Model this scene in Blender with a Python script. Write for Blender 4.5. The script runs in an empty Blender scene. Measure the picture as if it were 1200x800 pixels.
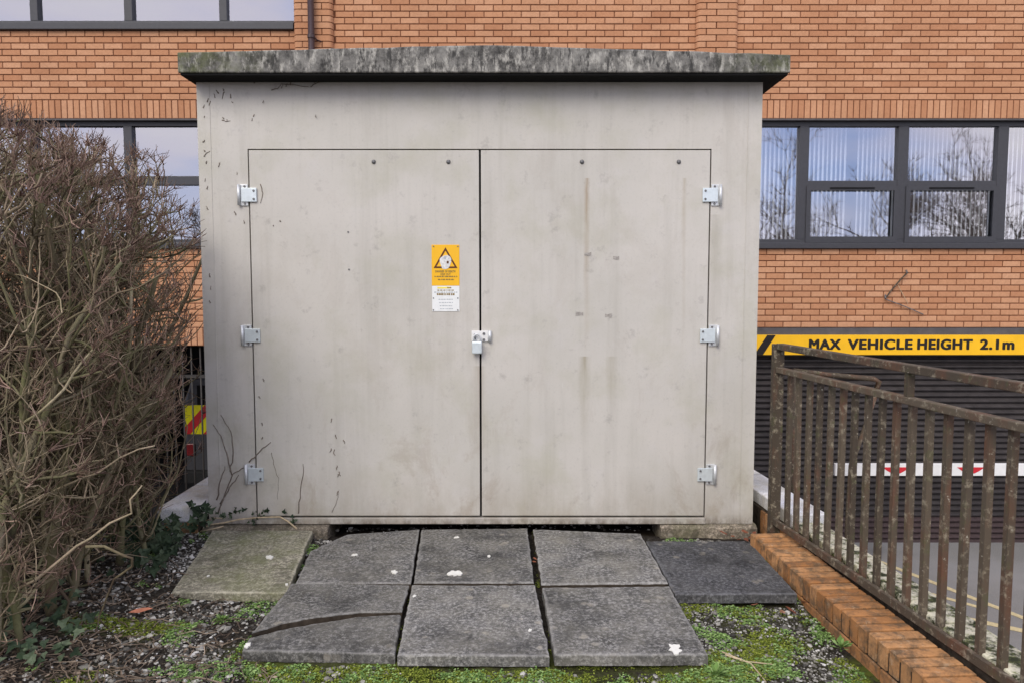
import bpy, math, random
import numpy as np
from mathutils import Vector, Matrix, noise as mnoise
R = math.radians
random.seed(7); rng = np.random.default_rng(7)
scene = bpy.context.scene
col = scene.collection

# ------------------------------------------------------------------ camera
PITCH = 4.1; HC = 1.5; FPX = 866.7
cam_d = bpy.data.cameras.new('camera'); cam = bpy.data.objects.new('camera', cam_d); col.objects.link(cam)
cam.location = (0, 0, HC); cam.rotation_euler = (R(90 - PITCH), 0, 0)
cam_d.sensor_width = 36; cam_d.lens = 36 * FPX / 1200; cam_d.clip_start = .05; cam_d.clip_end = 3000
scene.camera = cam
# ------------------------------------------------------------------ world: thin broken cloud over a Nishita sky
SUN_AZ, SUN_EL = 205, 42
w = bpy.data.worlds.new('World'); scene.world = w; w.use_nodes = True
nt = w.node_tree; nt.nodes.clear()
wo = nt.nodes.new('ShaderNodeOutputWorld'); bg = nt.nodes.new('ShaderNodeBackground'); bg.inputs[1].default_value = .1
sky = nt.nodes.new('ShaderNodeTexSky'); sky.sky_type = 'NISHITA'; sky.sun_disc = False
sky.sun_elevation = R(SUN_EL); sky.sun_rotation = R(SUN_AZ); sky.dust_density = 1.5
tc = nt.nodes.new('ShaderNodeTexCoord')
mp = nt.nodes.new('ShaderNodeMapping'); mp.inputs['Scale'].default_value = (1, 1, 2.6); mp.inputs['Location'].default_value = (7.7, 4.1, 2.2)
nz = nt.nodes.new('ShaderNodeTexNoise'); nz.inputs['Scale'].default_value = 2.1; nz.inputs['Detail'].default_value = 6; nz.inputs['Roughness'].default_value = .5
rp = nt.nodes.new('ShaderNodeValToRGB'); rp.color_ramp.elements[0].position = .34; rp.color_ramp.elements[1].position = .6
rp.color_ramp.elements[0].color = (.6,)*3 + (1,); rp.color_ramp.elements[1].color = (1, 1, 1, 1)
cl = nt.nodes.new('ShaderNodeValToRGB')
cl.color_ramp.elements[0].position = .39; cl.color_ramp.elements[0].color = (.34, .44, .82, 1)
cl.color_ramp.elements[1].position = .69; cl.color_ramp.elements[1].color = (.98, .95, .91, 1)
e = cl.color_ramp.elements.new(.53); e.color = (.76, .72, .84, 1)
sc = nt.nodes.new('ShaderNodeVectorMath'); sc.operation = 'SCALE'; sc.inputs['Scale'].default_value = 10.0
mx = nt.nodes.new('ShaderNodeMix'); mx.data_type = 'RGBA'
L = nt.links.new
L(tc.outputs['Generated'], mp.inputs[0]); L(mp.outputs[0], nz.inputs['Vector']); L(nz.outputs[0], rp.inputs[0]); L(nz.outputs[0], cl.inputs[0])
L(cl.outputs[0], sc.inputs[0]); L(rp.outputs[0], mx.inputs['Factor']); L(sky.outputs[0], mx.inputs['A']); L(sc.outputs[0], mx.inputs['B'])
L(mx.outputs['Result'], bg.inputs[0]); L(bg.outputs[0], wo.inputs[0])
sl = bpy.data.lights.new('sun', 'SUN'); sl.energy = 1.3; sl.angle = R(38); sl.color = (1, .93, .8)
so = bpy.data.objects.new('sun', sl); col.objects.link(so)
sv = Vector((math.sin(R(SUN_AZ)) * math.cos(R(SUN_EL)), math.cos(R(SUN_AZ)) * math.cos(R(SUN_EL)), math.sin(R(SUN_EL))))
so.rotation_euler = (-sv).to_track_quat('-Z', 'Y').to_euler()
vs = scene.view_settings; vs.view_transform = 'Standard'; vs.look = 'None'; vs.gamma = 1; vs.exposure = .8

# ------------------------------------------------------------------ helpers
cp, sp_ = math.cos(R(PITCH)), math.sin(R(PITCH))
def ray(px, py):
    a = (px - 600) / FPX; b = (400 - py) / FPX
    return Vector((a, cp + b * sp_, -sp_ + b * cp))
def PY(px, py, Y):
    d = ray(px, py); t = Y / d.y; return Vector((d.x * t, Y, HC + d.z * t))
def PZ(px, py, Z):
    d = ray(px, py); t = (Z - HC) / d.z; return Vector((d.x * t, d.y * t, Z))
def proj(x, y, z):
    zz = z - HC; dep = y * cp - zz * sp_
    return 600 + FPX * x / dep, 400 - FPX * (y * sp_ + zz * cp) / dep, dep
ORG = {}
def org(o): return ORG.get(o.name, Vector((0, 0, 0))) if o else Vector((0, 0, 0))
class MB:
    def __init__(s): s.v = []; s.f = []
    def add(s, vs, fs):
        b = len(s.v); s.v += [tuple(q) for q in vs]; s.f += [tuple(b + i for i in f) for f in fs]; return s
    def box(s, x0, x1, y0, y1, z0, z1):
        return s.add([(x0,y0,z0),(x1,y0,z0),(x1,y1,z0),(x0,y1,z0),(x0,y0,z1),(x1,y0,z1),(x1,y1,z1),(x0,y1,z1)],
            [(0,3,2,1),(4,5,6,7),(0,1,5,4),(1,2,6,5),(2,3,7,6),(3,0,4,7)])
    def bar(s, a, b, wx, wz, up=(0,0,1)):
        a = Vector(a); b = Vector(b); d = (b - a).normalized(); u = Vector(up)
        if abs(d.dot(u)) > .98: u = Vector((0, 1, 0))
        x = d.cross(u).normalized(); z = x.cross(d); q = []
        for p in (a, b):
            for i, j in ((-1,-1),(1,-1),(1,1),(-1,1)): q.append(p + x*(i*wx/2) + z*(j*wz/2))
        return s.add(q, [(0,1,2,3),(7,6,5,4),(0,4,5,1),(1,5,6,2),(2,6,7,3),(3,7,4,0)])
    def tube(s, pts, rad, n=6, cap=True):
        pts = [Vector(p) for p in pts]; m = len(pts); q = []; f = []
        if not hasattr(rad, '__len__'): rad = [rad]*m
        x = None
        for i, p in enumerate(pts):
            d = (pts[min(i+1, m-1)] - pts[max(i-1, 0)])
            d = d.normalized() if d.length > 1e-9 else Vector((0,0,1))
            if x is None:
                x = d.orthogonal().normalized()
            else:
                x = x - d * x.dot(d); x = x.normalized() if x.length > 1e-6 else d.orthogonal().normalized()
            y = d.cross(x)
            for k in range(n):
                a = 2*math.pi*k/n; q.append(p + (x*math.cos(a) + y*math.sin(a))*rad[i])
        for i in range(m-1):
            for k in range(n):
                f.append((i*n+k, i*n+(k+1)%n, (i+1)*n+(k+1)%n, (i+1)*n+k))
        if cap: f.append(tuple(reversed(range(n)))); f.append(tuple(range((m-1)*n, m*n)))
        return s.add(q, f)
    def prism(s, poly, z0, z1):
        n = len(poly)
        return s.add([(p[0],p[1],z0) for p in poly] + [(p[0],p[1],z1) for p in poly],
            [tuple(reversed(range(n))), tuple(range(n, 2*n))] + [(i, (i+1)%n, n+(i+1)%n, n+i) for i in range(n)])
    def plate(s, poly, y0, y1):      # polygon in x,z (counter-clockwise seen from the camera), front y0
        n = len(poly)
        return s.add([(p[0],y0,p[1]) for p in poly] + [(p[0],y1,p[1]) for p in poly],
            [tuple(range(n)), tuple(reversed(range(n, 2*n)))] + [(i, n+i, n+(i+1)%n, (i+1)%n) for i in range(n)])
    def build(s, name, m, parent=None, smooth=False, bevel=0, at=None):
        me = bpy.data.meshes.new(name)
        o_ = Vector(at) if at is not None else org(parent)
        me.from_pydata([(a-o_.x, b-o_.y, c-o_.z) for a, b, c in s.v], [], s.f); me.update()
        if smooth: me.polygons.foreach_set('use_smooth', [True]*len(me.polygons))
        ob = bpy.data.objects.new(name, me); col.objects.link(ob)
        if m: me.materials.append(m)
        if parent: ob.parent = parent; ob.location = o_ - org(parent)
        else: ob.location = o_
        ORG[ob.name] = o_.copy()
        if bevel:
            bv = ob.modifiers.new('bevel', 'BEVEL'); bv.width = bevel; bv.segments = 2; bv.limit_method = 'ANGLE'
        return ob
def np_build(name, v, f, m, parent=None, smooth=False):
    me = bpy.data.meshes.new(name); o_ = org(parent)
    v = np.asarray(v, dtype=np.float64) - np.array(o_)
    me.from_pydata(v.tolist(), [], f.tolist() if hasattr(f, 'tolist') else f); me.update()
    if smooth: me.polygons.foreach_set('use_smooth', [True]*len(me.polygons))
    me.materials.append(m); ob = bpy.data.objects.new(name, me); col.objects.link(ob)
    if parent: ob.parent = parent
    ORG[ob.name] = o_.copy(); return ob
def empty(name, loc):
    o = bpy.data.objects.new(name, None); o.location = loc; o.empty_display_size = .1; col.objects.link(o)
    ORG[o.name] = Vector(loc); return o
def tag(o, label=None, cat=None, group=None, kind=None):
    for k, v in (('label', label), ('category', cat), ('group', group), ('kind', kind)):
        if v: o[k] = v
    return o
def link_copy(src, parent, loc_world, rot=None, scale=None):
    c = src.copy(); col.objects.link(c); c.parent = parent; c.location = Vector(loc_world) - org(parent)
    if rot: c.rotation_euler = rot
    if scale: c.scale = scale
    return c
def mesh_obj(name, me, parent, loc_world, rot=None, scale=None):
    c = bpy.data.objects.new(name, me); col.objects.link(c)
    if parent: c.parent = parent
    c.location = Vector(loc_world) - org(parent)
    if rot: c.rotation_euler = rot
    if scale: c.scale = scale
    ORG[c.name] = Vector(loc_world); return c

# ------------------------------------------------------------------ materials
class Mat:
    def __init__(s, name, rough=.7, spec=.3):
        s.m = bpy.data.materials.new(name); s.m.use_nodes = True; s.t = s.m.node_tree
        s.b = s.t.nodes['Principled BSDF']; s.b.inputs['Roughness'].default_value = rough
        s.b.inputs['Specular IOR Level'].default_value = spec
        s.geo = s.t.nodes.new('ShaderNodeNewGeometry'); s.pos = s.geo.outputs['Position']
    def n(s, t, **k):
        o = s.t.nodes.new(t)
        for a, b in k.items(): setattr(o, a, b)
        return o
    def L(s, a, b): s.t.links.new(a, b)
    def val(s, x, sock):
        if hasattr(x, 'links'): s.L(x, sock)
        else: sock.default_value = x
    def noise(s, scale=5, detail=4, rough=.55, stretch=None, loc=None, vec=None, dist=0):
        v = vec or s.pos
        if stretch or loc:
            mp = s.n('ShaderNodeMapping'); s.L(v, mp.inputs[0]); v = mp.outputs[0]
            if stretch: mp.inputs['Scale'].default_value = stretch
            if loc: mp.inputs['Location'].default_value = loc
        o = s.n('ShaderNodeTexNoise'); s.L(v, o.inputs['Vector'])
        o.inputs['Scale'].default_value = scale; o.inputs['Detail'].default_value = detail; o.inputs['Roughness'].default_value = rough
        o.inputs['Distortion'].default_value = dist
        return o.outputs[0]
    def vor(s, scale, feature='F1', out='Distance', rnd=1):
        o = s.n('ShaderNodeTexVoronoi'); o.feature = feature; s.L(s.pos, o.inputs['Vector']); o.inputs['Scale'].default_value = scale
        o.inputs['Randomness'].default_value = rnd
        return o.outputs[out]
    def ramp(s, x, stops):
        o = s.n('ShaderNodeValToRGB'); s.L(x, o.inputs[0]); e = o.color_ramp.elements
        while len(e) < len(stops): e.new(.5)
        for q, (p, c) in zip(e, stops):
            q.position = p; q.color = (c, c, c, 1) if not hasattr(c, '__len__') else (*c, 1)
        return o.outputs[0]
    def mix(s, f, a, b, mode='MIX'):
        o = s.n('ShaderNodeMix'); o.data_type = 'RGBA'; o.blend_type = mode
        s.val(f, o.inputs['Factor'])
        for x, k in ((a, 'A'), (b, 'B')):
            if hasattr(x, 'links'): s.L(x, o.inputs[k])
            else: o.inputs[k].default_value = (*x, 1) if len(x) == 3 else x
        return o.outputs['Result']
    def math(s, op, a, b=0, clamp=False):
        o = s.n('ShaderNodeMath'); o.operation = op; o.use_clamp = clamp; s.val(a, o.inputs[0]); s.val(b, o.inputs[1]); return o.outputs[0]
    def xyz(s):
        o = s.n('ShaderNodeSeparateXYZ'); s.L(s.pos, o.inputs[0]); return o.outputs
    def rnd(s):       # a random number for each loose piece and each object
        oi = s.n('ShaderNodeObjectInfo'); a = s.math('ADD', s.geo.outputs['Random Per Island'], oi.outputs['Random'])
        return s.math('FRACT', a)
    def col(s, c):
        if hasattr(c, 'links'): s.L(c, s.b.inputs['Base Color'])
        else: s.b.inputs['Base Color'].default_value = (*c, 1)
        return s
    def bump(s, h, strength=.3, dist=.01):
        o = s.n('ShaderNodeBump'); s.L(h, o.inputs['Height']); o.inputs['Strength'].default_value = strength; o.inputs['Distance'].default_value = dist
        s.L(o.outputs[0], s.b.inputs['Normal']); return s
    def rough(s, r): s.val(r, s.b.inputs['Roughness']); return s
MT = {}
def plain(name, c, rough=.6, spec=.3, metal=0, var=.12, nscale=30, bump=.1):
    m = Mat(name, rough, spec); k = m.noise(nscale, 4)
    m.col(m.mix(m.ramp(k, [(.3, 0), (.7, 1)]), tuple(x*(1-var) for x in c), tuple(min(1, x*(1+var)) for x in c)))
    m.b.inputs['Metallic'].default_value = metal; m.bump(k, bump, .003); MT[name] = m.m; return m.m

# kiosk paint: pale grey with rain streaks, rubbed patches, green and dark grime
def m_kiosk():
    m = Mat('kiosk_paint', .55, .35); X = m.xyz()
    big = m.noise(1.6, 5, .6); mid = m.noise(6, 5, .6)
    stre = m.noise(1, 5, .65, stretch=(13, 6, .7)); fine = m.noise(70, 3, .6)
    c = m.mix(m.ramp(big, [(.35, 0), (.68, 1)]), (.50, .482, .432), (.56, .535, .485))
    c = m.mix(m.math('MULTIPLY', m.ramp(stre, [(.5, 0), (.72, 1)]), .27), c, (.33, .315, .265))
    c = m.mix(m.math('MULTIPLY', m.ramp(m.noise(2.3, 6, .62, loc=(4, 2, 7)), [(.5, 0), (.7, 1)]), .5), c, (.40, .39, .29))
    c = m.mix(m.math('MULTIPLY', m.ramp(mid, [(.56, 0), (.74, 1)]), .3), c, (.55, .53, .51))
    c = m.mix(m.math('MULTIPLY', m.ramp(m.noise(9, 8, .75, loc=(1, 8, 3)), [(.58, 0), (.72, 1)]), .5), c, (.26, .24, .22))
    c = m.mix(m.math('MULTIPLY', m.ramp(fine, [(.55, 0), (.75, 1)]), .22), c, (.33, .32, .3))
    # splash dirt along the foot, broken up by noise
    foot = m.math('MULTIPLY', m.ramp(X['Z'], [(.0, 1), (.4, 0)]), m.ramp(m.noise(5, 6, .7, stretch=(1, 1, .4)), [(.35, 0), (.7, 1)]))
    c = m.mix(m.math('MULTIPLY', foot, .75), c, (.30, .25, .18))
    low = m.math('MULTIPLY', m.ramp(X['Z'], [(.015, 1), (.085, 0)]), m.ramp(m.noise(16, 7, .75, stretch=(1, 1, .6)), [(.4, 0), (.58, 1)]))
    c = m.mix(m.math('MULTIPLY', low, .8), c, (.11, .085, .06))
    blot = m.ramp(m.noise(3.1, 9, .78, loc=(12, 3, 5), stretch=(1, 1, .6), dist=.6), [(.53, 0), (.62, 1)])
    c = m.mix(m.math('MULTIPLY', m.math('MULTIPLY', blot, m.ramp(X['Z'], [(.2, 1), (1.0, .25)])), .42), c, (.33, .275, .215))
    scr = m.ramp(m.noise(1, 6, .7, stretch=(55, 20, 4), loc=(3, 9, 1)), [(.66, 0), (.74, 1)])
    c = m.mix(m.math('MULTIPLY', scr, .4), c, (.62, .6, .56))
    # rust run under the bolts of the right-hand door
    for x0, wd, zt, zb, k, cc in ((.455, .022, 2.17, 1.05, .34, (.30, .22, .13)), (1.06, .016, 2.17, 1.0, .26, (.34, .28, .19)), (1.255, .05, 1.95, .7, .22, (.33, .31, .25)), (.45, .045, 1.08, .5, .35, (.31, .28, .2)), (.62, .04, 1.08, .75, .3, (.33, .30, .22)), (-.2, .05, 1.02, .4, .24, (.33, .28, .2))):
        dx = m.math('ABSOLUTE', m.math('SUBTRACT', m.math('ADD', X['X'], m.math('MULTIPLY', m.math('SUBTRACT', big, .5), .06)), x0))
        a = m.n('ShaderNodeMapRange'); m.L(dx, a.inputs[0]); a.inputs[1].default_value = 0; a.inputs[2].default_value = wd; a.inputs[3].default_value = 1; a.inputs[4].default_value = 0
        b = m.n('ShaderNodeMapRange'); m.L(X['Z'], b.inputs[0]); b.inputs[1].default_value = zb; b.inputs[2].default_value = zt; b.inputs[3].default_value = 0; b.inputs[4].default_value = 1
        top = m.math('LESS_THAN', X['Z'], zt)
        q = m.math('MULTIPLY', m.math('MULTIPLY', a.outputs[0], b.outputs[0]), m.math('MULTIPLY', top, m.ramp(m.noise(30, 4, .6, stretch=(1, 1, .15)), [(.3, .3), (.6, 1)])))
        c = m.mix(m.math('MULTIPLY', q, k*2.3, True), c, cc)
    m.col(c); m.bump(m.math('ADD', m.noise(160, 2), m.math('MULTIPLY', m.noise(2.2, 2), 3)), .1, .004)
    MT['kiosk'] = m.m
m_kiosk()
def m_roof():
    m = Mat('lichened_concrete', .95, .1); X = m.xyz()
    a = m.noise(9, 9, .72); b = m.noise(28, 8, .7, stretch=(1, 1, .45)); g = m.noise(2.2, 4)
    c = m.mix(m.ramp(a, [(.36, 0), (.6, 1)]), (.05, .048, .045), (.25, .243, .22))
    c = m.mix(m.math('MULTIPLY', m.ramp(b, [(.5, 0), (.63, 1)]), .8), c, (.5, .485, .43))
    c = m.mix(m.math('MULTIPLY', m.ramp(m.noise(16, 9, .75, loc=(3, 3, 3), stretch=(1.6, 1, .5)), [(.52, 0), (.6, 1)]), .85), c, (.045, .044, .042))
    edge = m.math('MULTIPLY', m.ramp(m.math('ABSOLUTE', m.math('MULTIPLY', m.math('ADD', X['X'], .1), .5)), [(.62, 0), (.9, 1)]), m.ramp(m.noise(12, 6, .7, loc=(9, 1, 2)), [(.38, 0), (.6, 1)]))
    c = m.mix(m.math('MULTIPLY', edge, .7), c, (.12, .135, .055))
    m.col(c); m.bump(m.math('ADD', a, b), .7, .012); MT['roof'] = m.m
m_roof()
def m_brick(name, cols, dirt=.35, rough=.9):
    m = Mat(name, rough, .15); r = m.rnd()
    c = m.ramp(r, [(i/(len(cols)-1), q) for i, q in enumerate(cols)])
    n1 = m.noise(38, 5, .65); n2 = m.noise(2.2, 5, .6); n3 = m.noise(140, 3, .6)
    c = m.mix(m.math('MULTIPLY', m.ramp(n1, [(.4, 0), (.7, 1)]), .3), c, (cols[0][0]*.6, cols[0][1]*.55, cols[0][2]*.5))
    c = m.mix(m.math('MULTIPLY', m.ramp(n3, [(.55, 0), (.75, 1)]), .3), c, (min(1, cols[-1][0]*1.2), cols[-1][1]*1.25, cols[-1][2]*1.35))
    c = m.mix(m.math('MULTIPLY', m.ramp(n2, [(.45, 0), (.75, 1)]), dirt), c, tuple(.5*q for q in cols[0]))
    m.col(c); m.bump(m.math('ADD', n1, n3), .35, .004); return m
MT['brick'] = m_brick('orange_facing_brick', [(.45, .215, .112), (.51, .26, .14), (.535, .282, .155), (.58, .32, .185)], .22).m
def m_kerb():
    m = m_brick('kerb_brick', [(.36, .165, .062), (.46, .225, .09), (.54, .29, .13)], .35)
    old = m.b.inputs['Base Color'].links[0].from_socket
    g = m.ramp(m.noise(14, 8, .72, loc=(2, 5, 1)), [(.45, 0), (.62, 1)])
    c = m.mix(m.math('MULTIPLY', g, .8), old, (.09, .07, .048))
    c = m.mix(m.ramp(m.noise(45, 6, .7, loc=(7, 2, 2)), [(.64, 0), (.72, 1)]), c, (.055, .045, .03))
    c = m.mix(m.math('MULTIPLY', m.ramp(m.noise(22, 7, .75, loc=(3, 3, 9)), [(.56, 0), (.68, 1)]), .5), c, (.5, .38, .25))
    m.col(c); MT['kerb_brick'] = m.m
m_kerb()
plain('mortar', (.16, .066, .036), .95, .05, var=.25, nscale=20, bump=.3)
plain('dark_mortar', (.05, .04, .03), .95, .05, var=.4, nscale=30, bump=.4)
plain('frame_grey', (.045, .046, .052), .45, .4, var=.1)
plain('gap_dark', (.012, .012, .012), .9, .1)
plain('door_edge', (.1, .095, .085), .8, .2)
plain('lintel_grey', (.085, .08, .082), .6, .3, var=.2, nscale=8)
plain('downpipe_brown', (.05, .03, .03), .4, .4, var=.15)
plain('zinc', (.62, .64, .64), .38, .5, .35, var=.12, nscale=60)
plain('zinc_dark', (.16, .16, .16), .5, .5, .4)
plain('steel_bright', (.66, .73, .74), .3, .5, .3, var=.08)
plain('sign_yellow', (.86, .47, .012), .45, .4, var=.03, nscale=12, bump=.02)
plain('board_yellow', (.86, .48, .008), .5, .4, var=.05, nscale=6, bump=.02)
plain('sign_white', (.78, .8, .78), .5, .4, var=.04, bump=.02)
plain('sign_pale_yellow', (.84, .72, .12), .5, .4, var=.04, bump=.02)
plain('sign_black', (.014, .012, .011), .5, .3)
plain('sign_brown', (.11, .035, .012), .6, .3)
plain('sign_ink', (.24, .17, .06), .7, .2)
plain('worn_white', (.66, .66, .64), .8, .2, var=.2, nscale=90)
plain('ink_grey', (.42, .45, .47), .7, .2)
plain('shutter', (.044, .038, .037), .55, .4, var=.25, nscale=9)
plain('shutter_low', (.065, .045, .045), .6, .3, var=.2)
plain('white_paint', (.74, .74, .72), .5, .4, var=.06, nscale=15)
plain('red_paint', (.55, .02, .03), .5, .4)
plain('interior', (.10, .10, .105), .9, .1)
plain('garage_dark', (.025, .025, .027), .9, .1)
plain('gate_metal', (.04, .036, .033), .6, .3)
plain('blind_fabric', (.88, .88, .88), .9, .1, var=.05)
plain('chevron_yellow', (.72, .66, .0), .4, .4, var=.04)
plain('chevron_red', (.5, .015, .02), .4, .4, var=.05)
plain('van_body', (.05, .05, .055), .35, .5)
plain('rubber', (.02, .02, .02), .8, .2)
plain('lamp_red', (.16, .008, .01), .25, .5)
plain('bird_white', (.72, .71, .64), .9, .1, var=.06, nscale=60, bump=.5)
plain('tape', (.33, .31, .28), .9, .1, var=.3, nscale=120)
plain('dead_stem', (.19, .16, .13), .95, .1, var=.3, nscale=40)
plain('dry_stalk', (.46, .37, .24), .9, .1, var=.25, nscale=40)
plain('road_paint', (.55, .46, .26), .8, .2, var=.2, nscale=40)
plain('tree_bark', (.24, .2, .16), .95, .1, var=.3, nscale=12)
def m_glass():
    m = bpy.data.materials.new('window_glass'); m.use_nodes = True; t = m.node_tree; t.nodes.clear()
    o = t.nodes.new('ShaderNodeOutputMaterial'); mi = t.nodes.new('ShaderNodeMixShader'); tr = t.nodes.new('ShaderNodeBsdfTransparent'); gl = t.nodes.new('ShaderNodeBsdfGlossy')
    tr.inputs[0].default_value = (.9, .93, .95, 1); gl.inputs[0].default_value = (.95, .96, 1, 1); gl.inputs['Roughness'].default_value = .015
    mi.inputs[0].default_value = .41
    g = t.nodes.new('ShaderNodeNewGeometry'); n = t.nodes.new('ShaderNodeTexNoise'); n.inputs['Scale'].default_value = 1.3; n.inputs['Detail'].default_value = 1
    b = t.nodes.new('ShaderNodeBump'); b.inputs['Strength'].default_value = .012; b.inputs['Distance'].default_value = .02
    t.links.new(g.outputs['Position'], n.inputs['Vector']); t.links.new(n.outputs[0], b.inputs['Height']); t.links.new(b.outputs[0], gl.inputs['Normal'])
    t.links.new(tr.outputs[0], mi.inputs[1]); t.links.new(gl.outputs[0], mi.inputs[2]); t.links.new(mi.outputs[0], o.inputs[0]); MT['glass'] = m
m_glass()
def m_slab(name, c0, c1, lich, lk):
    m = Mat(name, .92, .15)
    a = m.noise(52, 7, .78); b = m.noise(7, 6, .65); s = m.noise(130, 4, .75)
    oi = m.n('ShaderNodeObjectInfo')
    c = m.mix(m.ramp(b, [(.35, 0), (.68, 1)]), c0, c1)
    c = m.mix(m.math('MULTIPLY', m.ramp(a, [(.47, 0), (.6, 1)]), .85), c, tuple(min(.85, q*2.3) for q in c1))
    c = m.mix(m.math('MULTIPLY', m.ramp(s, [(.5, 0), (.68, 1)]), .75), c, tuple(q*.35 for q in c0))
    damp_or_shade = m.ramp(m.noise(3.4, 7, .72, loc=(7, 3, 2)), [(.48, 0), (.62, 1)])
    c = m.mix(m.math('MULTIPLY', damp_or_shade, .6), c, tuple(q*.45 for q in c0))
    vv = m.n('ShaderNodeTexVoronoi'); dm = m.n('ShaderNodeVectorMath', operation='ADD'); nn = m.n('ShaderNodeTexNoise'); m.L(m.pos, nn.inputs['Vector']); nn.inputs['Scale'].default_value = 40
    sc_ = m.n('ShaderNodeVectorMath', operation='SCALE'); m.L(nn.outputs['Color'], sc_.inputs[0]); sc_.inputs['Scale'].default_value = .03
    m.L(m.pos, dm.inputs[0]); m.L(sc_.outputs[0], dm.inputs[1]); m.L(dm.outputs[0], vv.inputs['Vector']); vv.inputs['Scale'].default_value = 9
    blot = m.ramp(vv.outputs['Distance'], [(.13, 1), (.21, 0)])
    c = m.mix(m.math('MULTIPLY', m.math('MULTIPLY', blot, m.ramp(m.noise(3.3, 3, loc=(5, 1, 1)), [(.42, 0), (.55, 1)])), .62), c, (.34, .31, .25))
    sp = m.ramp(m.vor(30), [(.05, 1), (.1, 0)])
    c = m.mix(m.math('MULTIPLY', m.math('MULTIPLY', sp, m.ramp(m.noise(5, 3, loc=(1, 6, 1)), [(.5, 0), (.62, 1)])), .8), c, (.45, .44, .4))
    c = m.mix(m.math('MULTIPLY', m.ramp(m.noise(4.5, 7, .7, loc=(2, 2, 8)), [(.42, 0), (.66, 1)]), lk), c, lich)
    ed = m.n('ShaderNodeAttribute', attribute_name='edge')
    c = m.mix(m.math('MULTIPLY', ed.outputs['Fac'], m.ramp(m.noise(11, 5, .7, loc=(4, 4, 4)), [(.35, .1), (.6, .75)])), c, tuple(min(.8, q*2.0) for q in c1))
    br = m.math('ADD', .78, m.math('MULTIPLY', oi.outputs['Random'], .42))
    mu = m.n('ShaderNodeVectorMath', operation='SCALE'); m.L(c, mu.inputs[0]); m.L(br, mu.inputs['Scale'])
    m.col(mu.outputs[0]); m.bump(m.math('ADD', m.math('MULTIPLY', a, 1.2), m.math('ADD', s, m.math('MULTIPLY', b, 2))), .55, .006); MT[name] = m.m
m_slab('slab_dark', (.062, .061, .057), (.16, .155, .143), (.24, .225, .18), .42)
m_slab('slab_blue', (.055, .055, .057), (.11, .11, .112), (.16, .155, .14), .35)
m_slab('slab_green', (.14, .13, .095), (.23, .215, .165), (.16, .17, .08), .75)
m_slab('plinth', (.13, .11, .085), (.2, .17, .13), (.12, .12, .06), .5)
m_slab('coping', (.74, .75, .73), (.82, .82, .80), (.62, .57, .40), .55)
def m_ground():
    m = Mat('soil', .97, .1); a = m.noise(60, 8, .75); b = m.noise(4, 5, .6); X = m.xyz()
    c = m.mix(m.ramp(a, [(.38, 0), (.66, 1)]), (.016, .013, .010), (.07, .06, .048))
    g = m.math('MULTIPLY', m.ramp(b, [(.44, 0), (.56, 1)]), m.ramp(X['X'], [(.0, 0), (.02, 1)]))
    att = m.n('ShaderNodeAttribute', attribute_name='moss')
    gm = m.math('MULTIPLY', att.outputs['Fac'], m.ramp(m.noise(16, 6, .7), [(.35, 0), (.55, 1)]))
    c = m.mix(gm, c, m.mix(m.noise(30, 4), (.05, .075, .012), (.15, .17, .03)))
    m.col(c); m.bump(a, .9, .02); MT['soil'] = m.m
m_ground()
def m_tarmac():
    m = Mat('tarmac', .95, .08); a = m.noise(110, 5, .75); b = m.noise(.9, 5, .6)
    c = m.mix(m.ramp(a, [(.35, 0), (.7, 1)]), (.15, .145, .135), (.31, .30, .28))
    c = m.mix(m.math('MULTIPLY', m.ramp(b, [(.4, 0), (.65, 1)]), .4), c, (.32, .31, .3))
    m.col(c); m.bump(a, .5, .01); MT['tarmac'] = m.m
m_tarmac()
def m_rand(name, stops, rough=.9, nscale=60, dark=.4):
    m = Mat(name, rough, .15); c = m.ramp(m.rnd(), stops); n = m.noise(nscale, 4, .6)
    c = m.mix(m.math('MULTIPLY', m.ramp(n, [(.45, 0), (.7, 1)]), dark), c, tuple(.45*q for q in stops[len(stops)//2][1]))
    m.col(c); m.bump(n, .3, .004); MT[name] = m.m; return m
m_rand('gravel', [(0, (.025, .023, .02)), (.4, (.085, .08, .07)), (.65, (.21, .2, .17)), (.85, (.4, .385, .34)), (1, (.62, .61, .57))])
m_rand('moss', [(0, (.05, .075, .01)), (.5, (.15, .19, .022)), (1, (.3, .34, .06))], nscale=20)
m_rand('weed', [(0, (.07, .125, .03)), (.5, (.16, .27, .07)), (1, (.31, .43, .16))], nscale=20)
m_rand('ivy_leaf', [(0, (.02, .034, .018)), (.5, (.045, .07, .036)), (1, (.11, .14, .085))], .5)
m_rand('dead_leaf', [(0, (.14, .05, .03)), (.5, (.27, .1, .055)), (1, (.38, .22, .14))])
m_rand('litter', [(0, (.06, .045, .035)), (.6, (.16, .12, .085)), (1, (.34, .27, .2))])
def m_twig(name, a, b, g):
    m = Mat(name, .9, .15); r = m.rnd(); c = m.ramp(r, [(0, tuple(.4*q for q in a)), (.35, a), (.75, b), (1, tuple(1.9*q for q in b))])
    c = m.mix(m.math('MULTIPLY', m.ramp(m.noise(5, 5, .65), [(.42, 0), (.62, 1)]), .7), c, g)
    n = m.noise(70, 5, .7); c = m.mix(m.math('MULTIPLY', m.ramp(n, [(.5, 0), (.7, 1)]), .5), c, tuple(.4*q for q in a))
    m.col(c); m.bump(n, .5, .004); MT[name] = m.m
m_twig('stem_bark', (.125, .102, .065), (.25, .212, .14), (.175, .178, .078))
m_twig('twig_bark', (.14, .103, .07), (.31, .245, .168), (.235, .205, .115))
m_twig('tip_bark', (.145, .085, .068), (.3, .205, .158), (.24, .175, .115))
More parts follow.
